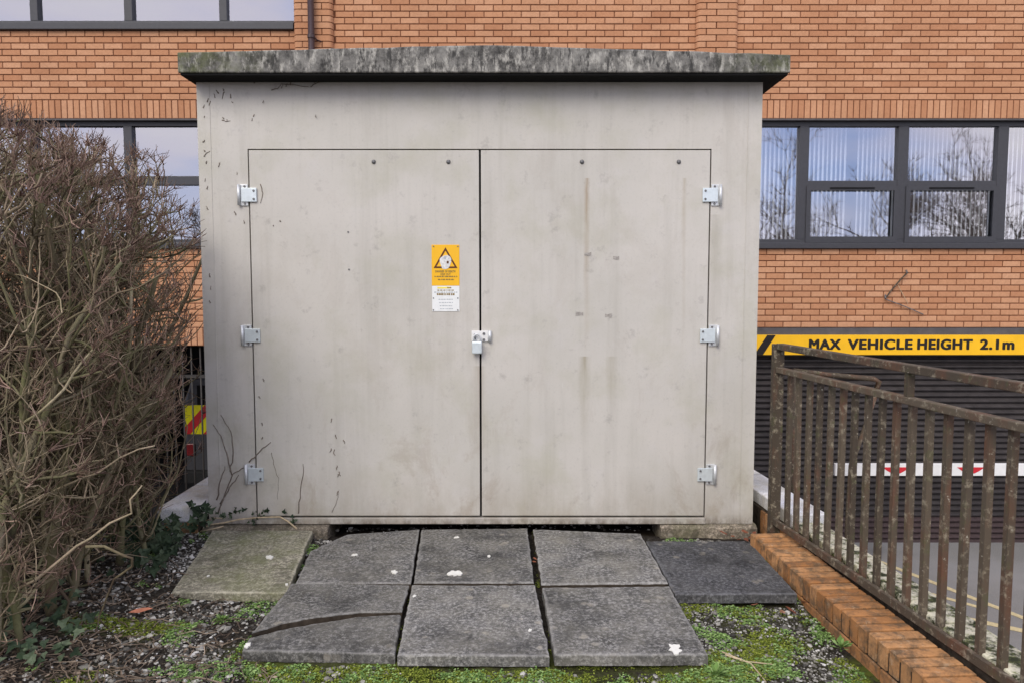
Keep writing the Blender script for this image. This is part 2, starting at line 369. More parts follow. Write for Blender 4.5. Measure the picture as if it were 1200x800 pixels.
def m_rail():
    m = Mat('railing_paint', .75, .25); a = m.noise(26, 7, .72); b = m.noise(9, 6, .65, loc=(3, 1, 5), stretch=(1, 1, .35))
    oi = m.n('ShaderNodeObjectInfo')
    c = m.mix(oi.outputs['Random'], (.062, .048, .034), (.11, .086, .06))
    c = m.mix(m.math('MULTIPLY', m.ramp(b, [(.5, 0), (.68, 1)]), .8), c, (.13, .06, .035))
    c = m.mix(m.math('MULTIPLY', m.ramp(a, [(.54, 0), (.66, 1)]), .75), c, (.32, .28, .2))
    c = m.mix(m.ramp(m.noise(40, 7, .72, loc=(8, 8, 1)), [(.62, 0), (.7, 1)]), c, (.46, .43, .34))
    c = m.mix(m.math('MULTIPLY', m.ramp(m.noise(15, 5, .7, loc=(1, 4, 8)), [(.56, 0), (.7, 1)]), .6), c, (.09, .1, .04))
    m.col(c); m.bump(a, .5, .004); MT['rail'] = m.m
m_rail()
def m_lichen_coping():
    m = Mat('lichen_coping', .9, .15); a = m.noise(13, 7, .7); b = m.noise(40, 5, .7)
    c = m.mix(m.ramp(a, [(.42, 0), (.52, 1)]), (.045, .05, .025), (.68, .64, .47))
    c = m.mix(m.ramp(b, [(.5, 0), (.68, 1)]), c, (.18, .2, .07))
    m.col(c); m.bump(a, .5, .006); MT['lichen_coping'] = m.m
m_lichen_coping()

def text_mesh(name, body, size, m, parent, x, y, z, width=None, weight=0, align='LEFT', depth=.002):
    cu = bpy.data.curves.new(name, 'FONT'); cu.body = body; cu.size = size; cu.offset = weight; cu.extrude = depth; cu.align_x = align; cu.space_character = 1.1
    o = bpy.data.objects.new(name, cu); col.objects.link(o); bpy.context.view_layer.update()
    dg = bpy.context.evaluated_depsgraph_get(); me = bpy.data.meshes.new_from_object(o.evaluated_get(dg)); bpy.data.objects.remove(o)
    me.name = name; me.materials.clear(); me.materials.append(m)
    xs = [v.co.x for v in me.vertices]; sx = 1
    if width: sx = width / (max(xs) - min(xs))
    x0 = min(xs) if align == 'LEFT' else 0
    for v in me.vertices: v.co = ((v.co.x - x0) * sx, -v.co.z, v.co.y)
    me.flip_normals(); me.update()
    return mesh_obj(name, me, parent, (x, y, z))

# ================================================================== SETTING
ZC = -1.745                 # car park level
YF = 9.2                  # facade plane
YK = 4.58                 # kiosk front plane
MB().add([(-900,-900,ZC),(900,-900,ZC),(900,900,ZC),(-900,900,ZC)], [(0,1,2,3)]).build('car_park', MT['tarmac'])
tag(bpy.data.objects['car_park'], 'grey tarmac car park surface below the terrace', kind='structure')
def WX(y): return 1.62 + .075 * (4.36 - y)      # face of the low wall that carries the railing
def gz(x, y):
    n = mnoise.noise(Vector((x*2.1, y*2.1, 3.3)))*.022 + mnoise.noise(Vector((x*9, y*9, 1.3)))*.008 + mnoise.noise(Vector((x*28, y*28, 5)))*.004
    base = -.062
    if x > .75: base -= .05*min(1, (x-.75)/.6)*min(1, max(0, (3.9-y)/.8))
    if x < -1.35: base += .05*min(1, (-1.35-x)/.6)
    return base + n
def moss_w(x, y):
    px, py, _ = proj(x, y, -.06)
    n = mnoise.noise(Vector((x*3.2, y*3.2, 9)))
    v = 0
    if px > 290 and py > 762: v = .68 + n*.9
    if px > 790 and py > 690: v = max(v, .34 + n*1.5)
    if px <= 290 and py > 735: v = max(v, .15 + n*1.2)
    if px <= 60: v = 0
    return max(0, min(1, v))
xs = np.concatenate([[-70, -30, -14, -8, -5.5, -4.3], np.arange(-3.6, 1.7, .028)]); ys = np.concatenate([[-80, -30, -10, -2, .5, 1.5], np.arange(2.1, 4.6, .028)])
gv = []; mo = []
for y in ys:
    for x in xs:
        xx = min(x, WX(y) + .02)
        gv.append((xx, y, gz(xx, y))); mo.append(moss_w(xx, y) if y > 2 and x > -4 else 0)
nx, ny = len(xs), len(ys)
gf = [(j*nx+i, j*nx+i+1, (j+1)*nx+i+1, (j+1)*nx+i) for j in range(ny-1) for i in range(nx-1)]
g = np_build('ground', np.array(gv), gf, MT['soil'], smooth=True)
g.data.attributes.new('moss', 'FLOAT', 'POINT').data.foreach_set('value', mo)
tag(g, 'dark soil ground with gravel and moss around the slabs', kind='structure')
t2 = MB().box(-2.12, 1.72, 4.57, 7.3, ZC, -.1).build('terrace_base', MT['dark_mortar']); tag(t2, 'raised base under the kiosk', kind='structure')

# retaining walls (the drop to the car park)
rw = empty('retaining_wall', (1.8, 4, ZC)); tag(rw, 'low brick wall under the rusty railing, with pale lichened coping', 'wall')
def skew_box(mb, d0, d1, y0, y1, z0, z1):
    mb.prism([(WX(y0)+d0, y0), (WX(y0)+d1, y0), (WX(y1)+d1, y1), (WX(y1)+d0, y1)], z0, z1); return mb
skew_box(MB(), .012, .235, -20, 7.2, ZC, .085).build('wall', MT['dark_mortar'], rw)
y = 4.28
me_w = None
k = 0
while y > 1.4:
    y0 = y - .44
    skew_box(MB(), .035, .2, y0 + .006, y, .085, .128 + random.uniform(-.004, .004)).build('coping_stone', MT['lichen_coping'], rw, bevel=.008)
    y = y0; k += 1
for i in range(6):
    y1 = 4.29 + i*.49
    c = skew_box(MB(), .03, .25, y1 + .003, y1 + .487, .085, .168).build('coping_stone', MT['coping'], rw, bevel=.008)
    c['label'] = 'clean white coping stone beside the kiosk'
# upright brick faces showing beyond the kerb end
for i in range(5):
    ya = 4.30 + i*.072
    skew_box(MB(), -.004, .012, ya + .004, ya + .066, -.06, .083).build('brick', MT['kerb_brick'], rw)
lw = empty('retaining_wall', (-2.05, 4.5, ZC)); tag(lw, 'red brick wall left of the kiosk with white painted coping, ivy below', 'wall')
MB().box(-2.15, -1.95, 4.5, 7.2, ZC, .06).build('wall', MT['dark_mortar'], lw)
for i in range(14):
    z = .06 - (i+1)*.075
    if z < -.3: break
    xo = -2.15 + (0 if i % 2 else -.0)
    for (xa, xb) in (((-2.152, -2.06), (-2.05, -1.95)) if i % 2 else ((-2.152, -1.95),)):
        MB().box(xa, xb, 4.485, 4.4995, z + .005, z + .07).build('brick', MT['kerb_brick'], lw)
for i in range(5):
    y0 = 4.47 + i*.53
    MB().prism([(-2.19, y0), (-1.925, y0), (-1.925, y0 + .526), (-2.19, y0 + .526)], .06, .155).build('coping_stone', MT['coping'], lw, bevel=.014)
bw = MB().box(-14, -2.16, 4.6, 4.8, ZC, -.07).build('retaining_wall', MT['dark_mortar'], at=(-8, 4.6, ZC)); tag(bw, 'dark retaining wall hidden behind the bare hedge', 'wall')

# car park markings
def ground_line(name, a, b, wd, label):
    p = PZ(*a, ZC); q = PZ(*b, ZC); d = (q - p); n_ = Vector((-d.y, d.x, 0)).normalized()*wd/2
    o = MB().prism([tuple((p-n_)[:2]), tuple((q-n_)[:2]), tuple((q+n_)[:2]), tuple((p+n_)[:2])], ZC + .003, ZC + .006).build(name, MT['road_paint']); tag(o, label, kind='structure'); return o
ground_line('road_marking', (940, 622), (1215, 730), .07, 'long worn cream painted line across the tarmac')
ground_line('road_marking', (1020, 676), (1150, 712), .06, 'short worn cream painted line meeting the longer one')
ground_line('road_marking', (1120, 722), (1260, 752), .09, 'cream painted line nearest the railing')

# ================================================================== OFFICE BUILDING
bld = empty('office_building', (0, YF, ZC)); tag(bld, 'orange brick office building with dark framed windows and a garage level', 'building')
def FX(px): return (px - 600) / FPX * (YF*cp)            # near enough for x on the facade at mid height
def FZ(py): return PY(600, py, YF).z
def FXY(px, py): return PY(px, py, YF).x
zS = FZ(139.5); zL = FZ(384)                             # window head, top of the garage lintel
C = .075
zSill = zL + 13*C                                        # underside of the windows
zU = zS + .225 + 11*C                                    # underside of the upper window
XL, XR = -7.6, 7.6
pierL = (FXY(345, 25), FXY(391, 25)); pierR = (FXY(815, 25), FXY(864, 25))
op_up = (-30, pierL[0], zU, 99); op_l = (-30, FXY(300, 210), zSill, zS); op_r = (FXY(855, 210), 30, zSill, zS)
zG = FZ(418)
rowsG = round((zL - zG)/C)
zGs = zL - 3*C - .0                                       # foot of the soldier course over the left opening
op_gl = (-30, FXY(300, 480), -9, zGs); op_gr = (FXY(850, 480), 30, -9, zL)
OPEN = [op_up, op_l, op_r, op_gl, op_gr]
# wall = mortar bed (a grid of quads with the openings left out), with real reveals
TOP = 7.2
xe = sorted({-13, 13, *[max(-13, min(13, v)) for o in OPEN for v in o[:2]]}); ze = sorted({ZC, TOP, *[max(ZC, min(TOP, v)) for o in OPEN for v in o[2:]]})
mb = MB()
def inside(x, z): return any(o[0] < x < o[1] and o[2] < z < o[3] for o in OPEN)
for a, b in zip(xe, xe[1:]):
    for c, d in zip(ze, ze[1:]):
        if not inside((a+b)/2, (c+d)/2): mb.box(a, b, YF + .008, YF + .3, c, d)
wall = mb.build('wall', MT['mortar'], bld)
# bricks
def brick_mesh(w, h, name='brick', proud=.011):
    q = .004; x, z = w/2, h/2
    me = bpy.data.meshes.new(name)
    me.from_pydata([(-x+q,0,-z+q),(x-q,0,-z+q),(x-q,0,z-q),(-x+q,0,z-q),(-x,.004,-z),(x,.004,-z),(x,.004,z),(-x,.004,z),(-x,proud,-z),(x,proud,-z),(x,proud,z),(-x,proud,z)], [],
        [(0,1,2,3),(4,5,1,0),(5,6,2,1),(6,7,3,2),(7,4,0,3),(8,9,5,4),(9,10,6,5),(10,11,7,6),(11,8,4,7)])
    me.materials.append(MT['brick']); return me
BW, BH = .215, .064
full = brick_mesh(BW, BH); sold = brick_mesh(.064, .215)
bricks = []                                               # cx, cz, w, h, y
def row_spans(z0, z1):
    sp = [(XL, XR)]
    cut = [(o[0], o[1]) for o in OPEN if o[2] < (z0+z1)/2 < o[3]]
    if z0 > zS: cut += [(pierL[0], pierL[1]), (pierR[0], pierR[1])]
    for a, b in cut:
        n = []
        for p, q in sp:
            if b <= p or a >= q: n.append((p, q)); continue
            if a > p: n.append((p, a))
            if b < q: n.append((b, q))
        sp = n
    return sp
def lay(z, par):
    for p, q in row_spans(z, z + C):
        x = XL - .5 + (par % 2)*.1125
        while x < q:
            a, b = max(x + .005, p), min(x + .22, q)
            if b - a > .03: bricks.append(((a+b)/2, z + C/2, b - a, BH, YF))
            x += .225
def soldiers(z, p, q):
    x = p + .005
    while x + .064 < q:
        bricks.append((x + .032, z + .1125, .064, .215, YF)); x += .075
z = zS + .225; i = 0
while z < 5.6: lay(z, i); z += C; i += 1
soldiers(zS, XL, pierL[1] + .1); soldiers(zS, FXY(820, 140), XR)
z = zL; i = 0
while z < zS - .01:
    lay(z, i); z += C; i += 1
z = zL - C; i = 1
soldiers(zGs, XL, FXY(320, 410))
def vis(b):
    px, py, dep = proj(b[0], b[4], b[1])
    if not (6 < px < 1194 and 3 < py < 797): return False
    if 225 < px < 898 and 80 < py < 800: return False
    if 205 < px < 930 and 50 < py < 92: return False
    if px < 240 and py > 118 + max(0, (px)*.25): return False
    return True
visb = [b for b in bricks if vis(b) and (abs(b[2] - BW) < 1e-4 or b[3] > .2)]
visb.sort(key=lambda b: proj(b[0], b[4], b[1])[2] + abs(b[0])*.02)
own = set(id(b) for b in visb[:296])
V, F = [], []
def jit(): return random.uniform(-.0018, .0012)
for b in bricks:
    if id(b) in own:
        mesh_obj('brick', full if b[3] < .1 else sold, wall, (b[0], b[4] + jit(), b[1]), rot=(0, random.uniform(-.006, .006), 0))
    else:
        me = full if b[3] < .1 else sold; sx = b[2] / (BW if b[3] < .1 else .064); o_ = len(V); j = jit()
        V += [(b[0] + v.co.x*sx, b[4] + v.co.y + j, b[1] + v.co.z) for v in me.vertices]
        F += [tuple(o_ + i for i in p.vertices) for p in me.polygons]
rest = np_build('brickwork', np.array(V), F, MT['brick'], wall); rest['kind'] = 'stuff'
# piers with rounded brick corners
def pier(p, name):
    x0, x1 = p; ch = .05; pr = .07
    o = MB().prism([(x0+.004, YF+.1), (x0+.004, YF+.004), (x0+ch, YF-pr+.012), (x1-ch, YF-pr+.012), (x1-.004, YF+.004), (x1-.004, YF+.1)], zS + .226, TOP).build('pier', MT['mortar'], bld)
    prof = []
    for kk in range(5): a = R(90)*kk/4; prof.append((x0 + ch*(1-math.sin(R(90)-a)) if False else x0 + ch*(1-math.cos(a)), YF - pr*math.sin(a)))
    def path(s):   # s along: 0..1 left corner, 1..2 front, 2..3 right corner
        if s <= 1: a = R(90)*s; return (x0 + ch*(1-math.cos(a)), YF - pr*math.sin(a))
        if s <= 2: return (x0 + ch + (x1-x0-2*ch)*(s-1), YF - pr)
        a = R(90)*(3-s); return (x1 - ch*(1-math.cos(a)), YF - pr*math.sin(a))
    zz = zS + .225; i = 0; objs = []
    while zz < 5.5:
        cuts = ([0, 1.46, 3] if i % 2 else [0, 1.16, 1.8, 3])
        for a, b in zip(cuts, cuts[1:]):
            a2 = a + (.02 if a > 0 else 0); b2 = b - (.02 if b < 3 else 0)
            ss = [a2 + (b2-a2)*t/8 for t in range(9)]
            if a == 0: ss = sorted(set(ss + [.25, .5, .75, 1.0]))
            if b == 3: ss = sorted(set(ss + [2, 2.25, 2.5, 2.75]))
            pts = [path(t) for t in ss]; m2 = MB()
            back = [(x + (x0+x1-2*x)*.06, y + .02) for x, y in pts]
            m2.prism(pts + back[::-1], zz + .005, zz + .069).build('brick', MT['brick'], o)
        zz += C; i += 1
pier(pierL, 'a'); pier(pierR, 'b')

# windows -----------------------------------------------------------
def rectbar(m2, x0, x1, z0, z1, y0, y1): m2.box(x0, x1, y0, y1, z0, z1)
def pane(parent, x0, x1, z0, z1, y):
    a, b = random.uniform(-.006, .006), random.uniform(-.004, .004); cx, cz = (x0+x1)/2, (z0+z1)/2; hx, hz = (x1-x0)/2, (z1-z0)/2
    me = bpy.data.meshes.new('pane'); me.from_pydata([(-hx,0,-hz),(hx,0,-hz),(hx,0,hz),(-hx,0,hz)], [], [(0,1,2,3)]); me.materials.append(MT['glass'])
    return mesh_obj('pane', me, parent, (cx, y, cz), rot=(a, 0, b))
YW = YF + .09
def window(name, x0, x1, z0, z1, mull, z_tr, sill=.07, label=None, openers=()):
    """mull: list of (xa, xb) mullions; z_tr: (za, zb) transom in the bays listed"""
    e_ = empty('window', ((x0+x1)/2, YW, z0)); e_.parent = bld; e_.location = Vector(((x0+x1)/2, YW, z0)) - org(bld)
    if label: e_['label'] = label
    fr = MB(); ft = .055
    fr.box(x0, x1, YW - .03, YW + .05, z1 - ft, z1); fr.box(x0, x1, YW - .03, YW + .05, z0 + sill, z0 + sill + .05)
    for a, b in mull: fr.box(a, b, YW - .031, YW + .049, z0 + sill + .05, z1 - ft)
    fr.build('frame', MT['frame_grey'], e_, bevel=.004)
    MB().box(x0, x1, YF - .045, YW + .06, z0, z0 + sill).build('sill', MT['frame_grey'], e_, bevel=.006)
    MB().box(x0, x1, YF - .01, YW + .02, z1 + .001, z1 + .02).build('drip_strip', MT['lintel_grey'], e_)
    ed = [x0] + [v for ab in mull for v in ab] + [x1]
    for i in range(0, len(ed), 2):
        a, b = ed[i], ed[i+1]; zb, zt = z0 + sill + .05, z1 - ft
        if b - a < .02: continue
        tr = z_tr.get(i//2)
        if tr:
            MB().box(a, b, YW - .029, YW + .048, tr[0], tr[1]).build('transom', MT['frame_grey'], e_, bevel=.004)
            pane(e_, a, b, tr[1], zt, YW + .02)
            if i//2 in openers:
                s = MB(); q = .045; y0, y1 = YW - .045, YW + .03
                zs0, zs1 = zb - .012, tr[0] + .0
                s.box(a - .02, b + .02, y0, YW - .032, zs1 - .012, zs1 + .045); s.box(a - .02, b + .02, y0, YW - .032, zs0 - .03, zs0 + q)
                s.box(a - .02, a + q - .01, y0, YW - .032, zs0 + q, zs1 - .012); s.box(b - q + .01, b + .02, y0, YW - .032, zs0 + q, zs1 - .012)
                s.build('sash', MT['frame_grey'], e_)
                MB().box(a + (b-a)*.24, a + (b-a)*.74, YW - .058, YW - .046, tr[0] + .012, tr[0] + .026).build('vent', MT['gap_dark'], e_)
                pane(e_, a, b, zb, tr[0], YW + .018)
            else: pane(e_, a, b, zb, tr[0], YW + .018)
        else: pane(e_, a, b, zb, zt, YW + .02)
    return e_
def fx(px, py=215): return PY(px, py, YW).x
def fz(py): return PY(600, py, YW).z
window('window', op_r[0], 8.6, zSill, zS - .02, [(fx(935), fx(946)), (fx(1050), fx(1062)), (fx(1166), fx(1178)), (fx(1290), fx(1302))],
       {1: (fz(223), fz(212.5)), 2: (fz(223), fz(212.5))}, label='dark framed window right of the kiosk with blinds behind it', openers=(1, 2))
window('window', -8.6, op_l[1], zSill, zS - .02, [(fx(-80), fx(-70)), (fx(36), fx(46)), (fx(148), fx(158))], {i: (fz(217.5), fz(207)) for i in range(4)}, label='dark framed window left of the kiosk, half hidden by the hedge')
window('window', -8.6, pierL[0] - .003, zU, zU + 1.6, [(fx(38-118, 20), fx(46-118, 20)), (fx(37, 20), fx(46, 20)), (fx(147, 20), fx(156.5, 20)), (fx(258, 20), fx(267, 20))], {}, sill=.085, label='upper window over the hedge with four wide panes')
# rooms behind the windows
def room(x0, x1, z0, z1, depth, m, lit=None):
    mb = MB(); y0, y1 = YF + .301, YF + .3 + depth
    mb.add([(x0,y0,z0),(x1,y0,z0),(x1,y1,z0),(x0,y1,z0),(x0,y0,z1),(x1,y0,z1),(x1,y1,z1),(x0,y1,z1)], [(0,1,2,3),(7,6,5,4),(2,6,7,3),(1,5,6,2),(0,3,7,4)])
    return mb.build('room', m, bld)
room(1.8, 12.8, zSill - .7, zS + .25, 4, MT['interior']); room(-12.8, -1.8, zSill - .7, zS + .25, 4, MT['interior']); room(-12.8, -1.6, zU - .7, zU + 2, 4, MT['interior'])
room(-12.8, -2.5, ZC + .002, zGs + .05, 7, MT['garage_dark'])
MB().box(-13, 13, YF + 8, YF + 8.2, ZC, TOP).build('rear_wall', MT['mortar'], bld)
MB().box(-13.1, 13.1, YF - .25, YF + 8.3, TOP, TOP + .3).build('roof', MT['lintel_grey'], bld)

# lintel, sign board and roller shutter over the garage entrance
MB().box(op_gr[0], 8.6, YF - .012, YF + .3, PY(600, 392.5, YF-.012).z, zL - .002).build('lintel', MT['lintel_grey'], bld)
YS = YF - .05
sb = empty('height_sign', (PY(1060, 404, YS).x, YS, PY(1060, 415, YS).z)); tag(sb, 'long yellow sign reading MAX VEHICLE HEIGHT 2.1m over the shutter', 'sign')
s0, s1 = PY(884, 404, YS).x - .3, PY(1200, 404, YS).x + 1.1; sz0, sz1 = PY(1000, 415.5, YS).z, PY(1000, 392.5, YS).z
MB().box(s0, s1, YS, YS + .035, sz0, sz1).build('board', MT['board_yellow'], sb, bevel=.002)
def band(px_b, px_t, wpx, mat_):
    a = PY(px_b, 415.5, YS).x; b = PY(px_t, 392.5, YS).x; wd = wpx/94.5
    MB().plate([(a, sz0 + .002), (a + wd, sz0 + .002), (b + wd, sz1 - .002), (b, sz1 - .002)], YS - .003, YS + .001).build('chevron_stripe', mat_, sb)
for q in (884, 855): band(q, q + 15, 10, MT['sign_black'])
ends = PY(1260, 404, YS).x
for q in (1262, 1284): band(q, q + 15, 10, MT['sign_black'])
tz = PY(1000, 408.9, YS).z
def sign_word(body, p0, p1):
    me = None; mb = MB(); wd = (p1 - p0)/867*(YS*cp+.08) - .025; x0 = PY(p0, 404, YS).x + .0125
    o = text_mesh('lettering', body, .172, MT['sign_black'], sb, x0, YS, tz, width=wd, depth=.0006)
    src = [tuple(v.co) for v in o.data.vertices]; fs = [tuple(p.vertices) for p in o.data.polygons]
    for k in range(13):                                    # heavy strokes: the outline swept round a small ellipse
        a = 2*math.pi*k/12; dx, dz = (0, 0) if k == 12 else (.0098*math.cos(a), .0068*math.sin(a))
        mb.add([(x0 + x + dx, YS - .0015 + y_ - k*.0001, tz + z_ + dz) for x, y_, z_ in src], fs)
    bpy.data.objects.remove(o); mb.build('lettering', MT['sign_black'], sb)
sign_word('MAX', 947.5, 985.5); sign_word('VEHICLE', 993, 1069.5); sign_word('HEIGHT', 1074.5, 1140); sign_word('2.1m', 1148, 1189)
# shutter
YH = YF + .12
sh = empty('roller_shutter', (5, YH, ZC)); tag(sh, 'dark brown roller shutter of horizontal slats behind the railing', 'shutter')
hz = .0735; nsl = int((sz1 - ZC) / hz)
sm = bpy.data.meshes.new('slat'); sx0, sx1 = op_gr[0] + .05, 8.5; hw = (sx1 - sx0)/2
pr = [(.012, 0), (-.016, .010), (-.03, .026), (-.03, .040), (-.006, .054), (.012, hz)]
sv_ = [(-hw, a, b) for a, b in pr] + [(hw, a, b) for a, b in pr]
sm.from_pydata(sv_, [], [(i, 6+i, 7+i, 1+i) for i in range(5)]); sm.materials.append(MT['shutter'])
sm2 = sm.copy(); sm2.materials.clear(); sm2.materials.append(MT['shutter_low'])
for i in range(nsl):
    mesh_obj('slat', sm2 if i < 4 else sm, sh, ((sx0+sx1)/2, YH, ZC + .03 + i*hz))
MB().box(sx0, sx1, YH - .04, YH + .02, ZC, ZC + .035).build('bottom_bar', MT['shutter_low'], sh)
MB().box(sx0, sx1, YH + .012, YH + .03, ZC + .01, sz1 + .05).build('backing', MT['gap_dark'], sh)
for xx in (op_gr[0], 8.5): MB().box(xx + .001, xx + .05, YH - .05, YH + .05, ZC, sz1).build('guide', MT['shutter'], sh)

# white barrier with red marks in front of the shutter
YB = YF - .55
ba = empty('barrier', (PY(1100, 550, YB).x, YB, ZC)); tag(ba, 'white barrier beam with red marks in front of the shutter', 'barrier')
bz0, bz1 = PY(1100, 557, YB).z, PY(1100, 543, YB).z; bx0 = PY(979, 550, YB).x
MB().box(bx0, bx0 + 3.0, YB, YB + .05, bz0, bz1).build('beam', MT['white_paint'], ba, bevel=.004)
for xx in (bx0 + .55, bx0 + 2.7): MB().box(xx, xx + .06, YB + .052, YB + .11, ZC, bz1 - .01).build('post', MT['gate_metal'], ba)
bh = bz1 - bz0
for pc in (1050, 1137.5, 1226):
    cx = PY(pc, 550, YB).x; h_ = .165
    def sc_(pts): return [(cx + x*h_, bz0 + bh*z_) for x, z_ in pts]
    mk = MB().plate(sc_([(-.62, .42), (-.3, .22), (.3, .22), (.62, .42), (1.0, .72), (-1.0, .72)]), YB - .003, YB + .001).build('red_mark', MT['red_paint'], ba)
    MB().plate([(cx - .02 + .035*math.cos(a), bz0 + bh*.52 + bh*.07*math.sin(a)) for a in [2*math.pi*k/14 for k in range(14)]], YB - .005, YB - .0035).build('white_dot', MT['white_paint'], mk)

# bent handrail standing by the shutter
YHR = YF - .8
hr = empty('bent_handrail', (PY(994, 640, YHR).x, YHR, ZC)); tag(hr, 'bent brown handrail seen between the railing and the shutter', 'handrail')
pt = [PY(930, 434, YHR), PY(968, 438.5, YHR), PY(1024, 443.5, YHR), PY(1030, 447, YHR), PY(1027, 456, YHR)]
MB().tube(pt, .03, 8).build('rail', MT['rail'], hr, smooth=True)
b_ = PY(993, 610, YHR); MB().tube([PY(1027, 457, YHR), PY(1014, 500, YHR), PY(997, 545, YHR), b_, Vector((b_.x, YHR, ZC))], [.028, .028, .026, .026, .026], 8).build('post', MT['rail'], hr, smooth=True)
b2 = PY(932, 434, YHR); MB().tube([b2, Vector((b2.x, YHR, ZC))], .026, 8).build('post', MT['rail'], hr, smooth=True)

# loose wire bracket on the wall
wb = empty('wall_wire', (PY(1040, 350, YF).x, YF, PY(1040, 350, YF).z)); tag(wb, 'broken bent wire bracket fixed to the brick wall above the sign', 'wire')
q = lambda x, y, o=.03: PY(x, y, YF - o)
MB().tube([q(1064, 319, .05), q(1055, 328), q(1044, 341), q(1037.5, 350)], .009, 6).build('arm', MT['rail'], wb)
MB().tube([q(1038, 351), q(1060, 359), q(1082, 368.5, .02)], .006, 6).build('wire', MT['zinc_dark'], wb)
MB().tube([q(1051, 332), q(1058, 345), q(1064, 356)], .0035, 5).build('thin_wire', MT['dry_stalk'], wb)
MB().tube([q(1037.5, 346, 0), q(1037.5, 350, .04)], .011, 6).build('clip', MT['zinc_dark'], wb)
MB().tube([q(1062, 317, 0), q(1063, 320, .06)], .011, 6).build('clip', MT['zinc_dark'], wb)

# downpipe on the left pier
YD = YF - .13
dp = empty('downpipe', (PY(364.5, 30, YD).x, YD, ZC)); tag(dp, 'brown plastic downpipe on the brick pier above the kiosk', 'downpipe')
xd = PY(364.5, 30, YD).x
MB().tube([(xd, YD, ZC), (xd, YD, 5.8)], .038, 14).build('pipe', MT['downpipe_brown'], dp, smooth=True)
zb = PY(365, 43, YD).z
MB().tube([(xd, YD, zb - .02), (xd, YD, zb + .02)], .045, 14).build('clip', MT['downpipe_brown'], dp)
MB().tube([(xd + .03, YD, zb - .005), (xd + .06, YD + .02, zb - .035), (xd + .1, YD + .06, zb - .04)], .009, 6).build('bracket', MT['downpipe_brown'], dp)

# vertical blinds behind the right window
YBl = YF + .34
bl = empty('vertical_blind', (4.6, YBl, zSill)); tag(bl, 'white vertical slat blind hanging behind the right window', 'blind')
sm = bpy.data.meshes.new('slat'); bz = zSill + .1; bt = zS - .04
prof = [(-.02, -.0), (-.007, -.004), (.007, -.004), (.02, 0)]
sm.from_pydata([(a, b, 0) for a, b in prof] + [(a, b, bt - bz) for a, b in prof], [], [(i, i+1, 5+i, 4+i) for i in range(3)]); sm.materials.append(MT['blind_fabric'])
x = op_r[0] + .05
while x < 7.0:
    if not (abs(x - fx(1007)) < .04): mesh_obj('slat', sm, bl, (x, YBl, bz), rot=(0, 0, R(35) + random.uniform(-.12, .12)))
    x += .056
MB().box(op_r[0] + .02, 7.1, YBl - .03, YBl + .03, bt, bt + .035).build('track', MT['white_paint'], bl)

# left garage opening: bar gate and a van
YGt = YF + .05
gt = empty('bar_gate', (-4.2, YGt, ZC)); tag(gt, 'dark vertical bar gate across the opening behind the hedge', 'gate')
gm = MB().tube([(0, 0, 0), (0, 0, zGs - ZC - .02)], .011, 6).build('bar', MT['gate_metal'], gt, smooth=True, at=(0, 0, 0)); gme = gm.data; bpy.data.objects.remove(gm)
x = -6.4
while x < op_gl[1]: mesh_obj('bar', gme, gt, (x, YGt, ZC)); x += .113
for zz in (FZ(441), FZ(610)): MB().box(-6.5, op_gl[1], YGt - .012, YGt + .012, zz - .02, zz + .02).build('rail', MT['gate_metal'], gt)
YV = YF + 1.6
vx0 = PY(216, 490, YV).x; vx1 = vx0 + 1.9
van = empty('parked_van', ((vx0+vx1)/2, YV + 2, ZC)); tag(van, 'dark van with yellow and red chevron rear parked inside the opening', 'van')
vz0, vz1 = ZC + .45, ZC + 1.95
MB().plate([(vx0, vz0), (vx1, vz0), (vx1, vz1 - .35), (vx1 - .12, vz1), (vx0 + .12, vz1), (vx0, vz1 - .35)], YV, YV + 4.4).build('body', MT['van_body'], van, bevel=.04)
MB().box(vx0 - .01, vx1 + .01, YV - .08, YV + .3, vz0 - .08, vz0 + .12).build('bumper', MT['rubber'], van, bevel=.03)
MB().box(vx0 + .2, vx1 - .2, YV - .006, YV + .002, vz1 - .5, vz1 - .12).build('rear_window', MT['gap_dark'], van)
cz0, cz1 = PY(230, 508, YV).z, PY(230, 474, YV).z
MB().box(vx0 + .01, vx1 - .01, YV - .012, YV - .003, cz0, cz1).build('chevron_panel', MT['chevron_yellow'], van)
hh = cz1 - cz0
for k in range(6):
    a = vx0 - .08 + k*.36; pts = [(a, cz0 + .002), (a + .17, cz0 + .002), (a + .17 + hh*.9, cz1 - .002), (a + hh*.9, cz1 - .002)]
    lo, hi = vx0 + .012, vx1 - .012
    cl_ = []
    n = len(pts)
    def clip(poly, ax, keep_gt):
        out = []
        for i in range(len(poly)):
            p, r = poly[i], poly[(i+1) % len(poly)]; pi = (p[0] >= ax) == keep_gt; ri = (r[0] >= ax) == keep_gt
            if pi: out.append(p)
            if pi != ri: t = (ax - p[0])/(r[0] - p[0]); out.append((ax, p[1] + t*(r[1] - p[1])))
        return out
    pts = clip(clip(pts, lo, True), hi, False)
    if len(pts) >= 3: MB().plate(pts, YV - .016, YV - .0125).build('chevron_stripe', MT['chevron_red'], van)
for xx in (vx0 + .03, vx1 - .15): MB().box(xx, xx + .12, YV - .03, YV + .01, cz0 - .32, cz0 - .14).build('tail_light', MT['lamp_red'], van, bevel=.01)
for xx in (vx0 + .12, vx1 - .12):
    for yy in (YV + .8, YV + 3.5):
        wv = MB().tube([(xx - .1, yy, ZC + .33), (xx + .1, yy, ZC + .33)], .33, 20).build('wheel', MT['rubber'], van)

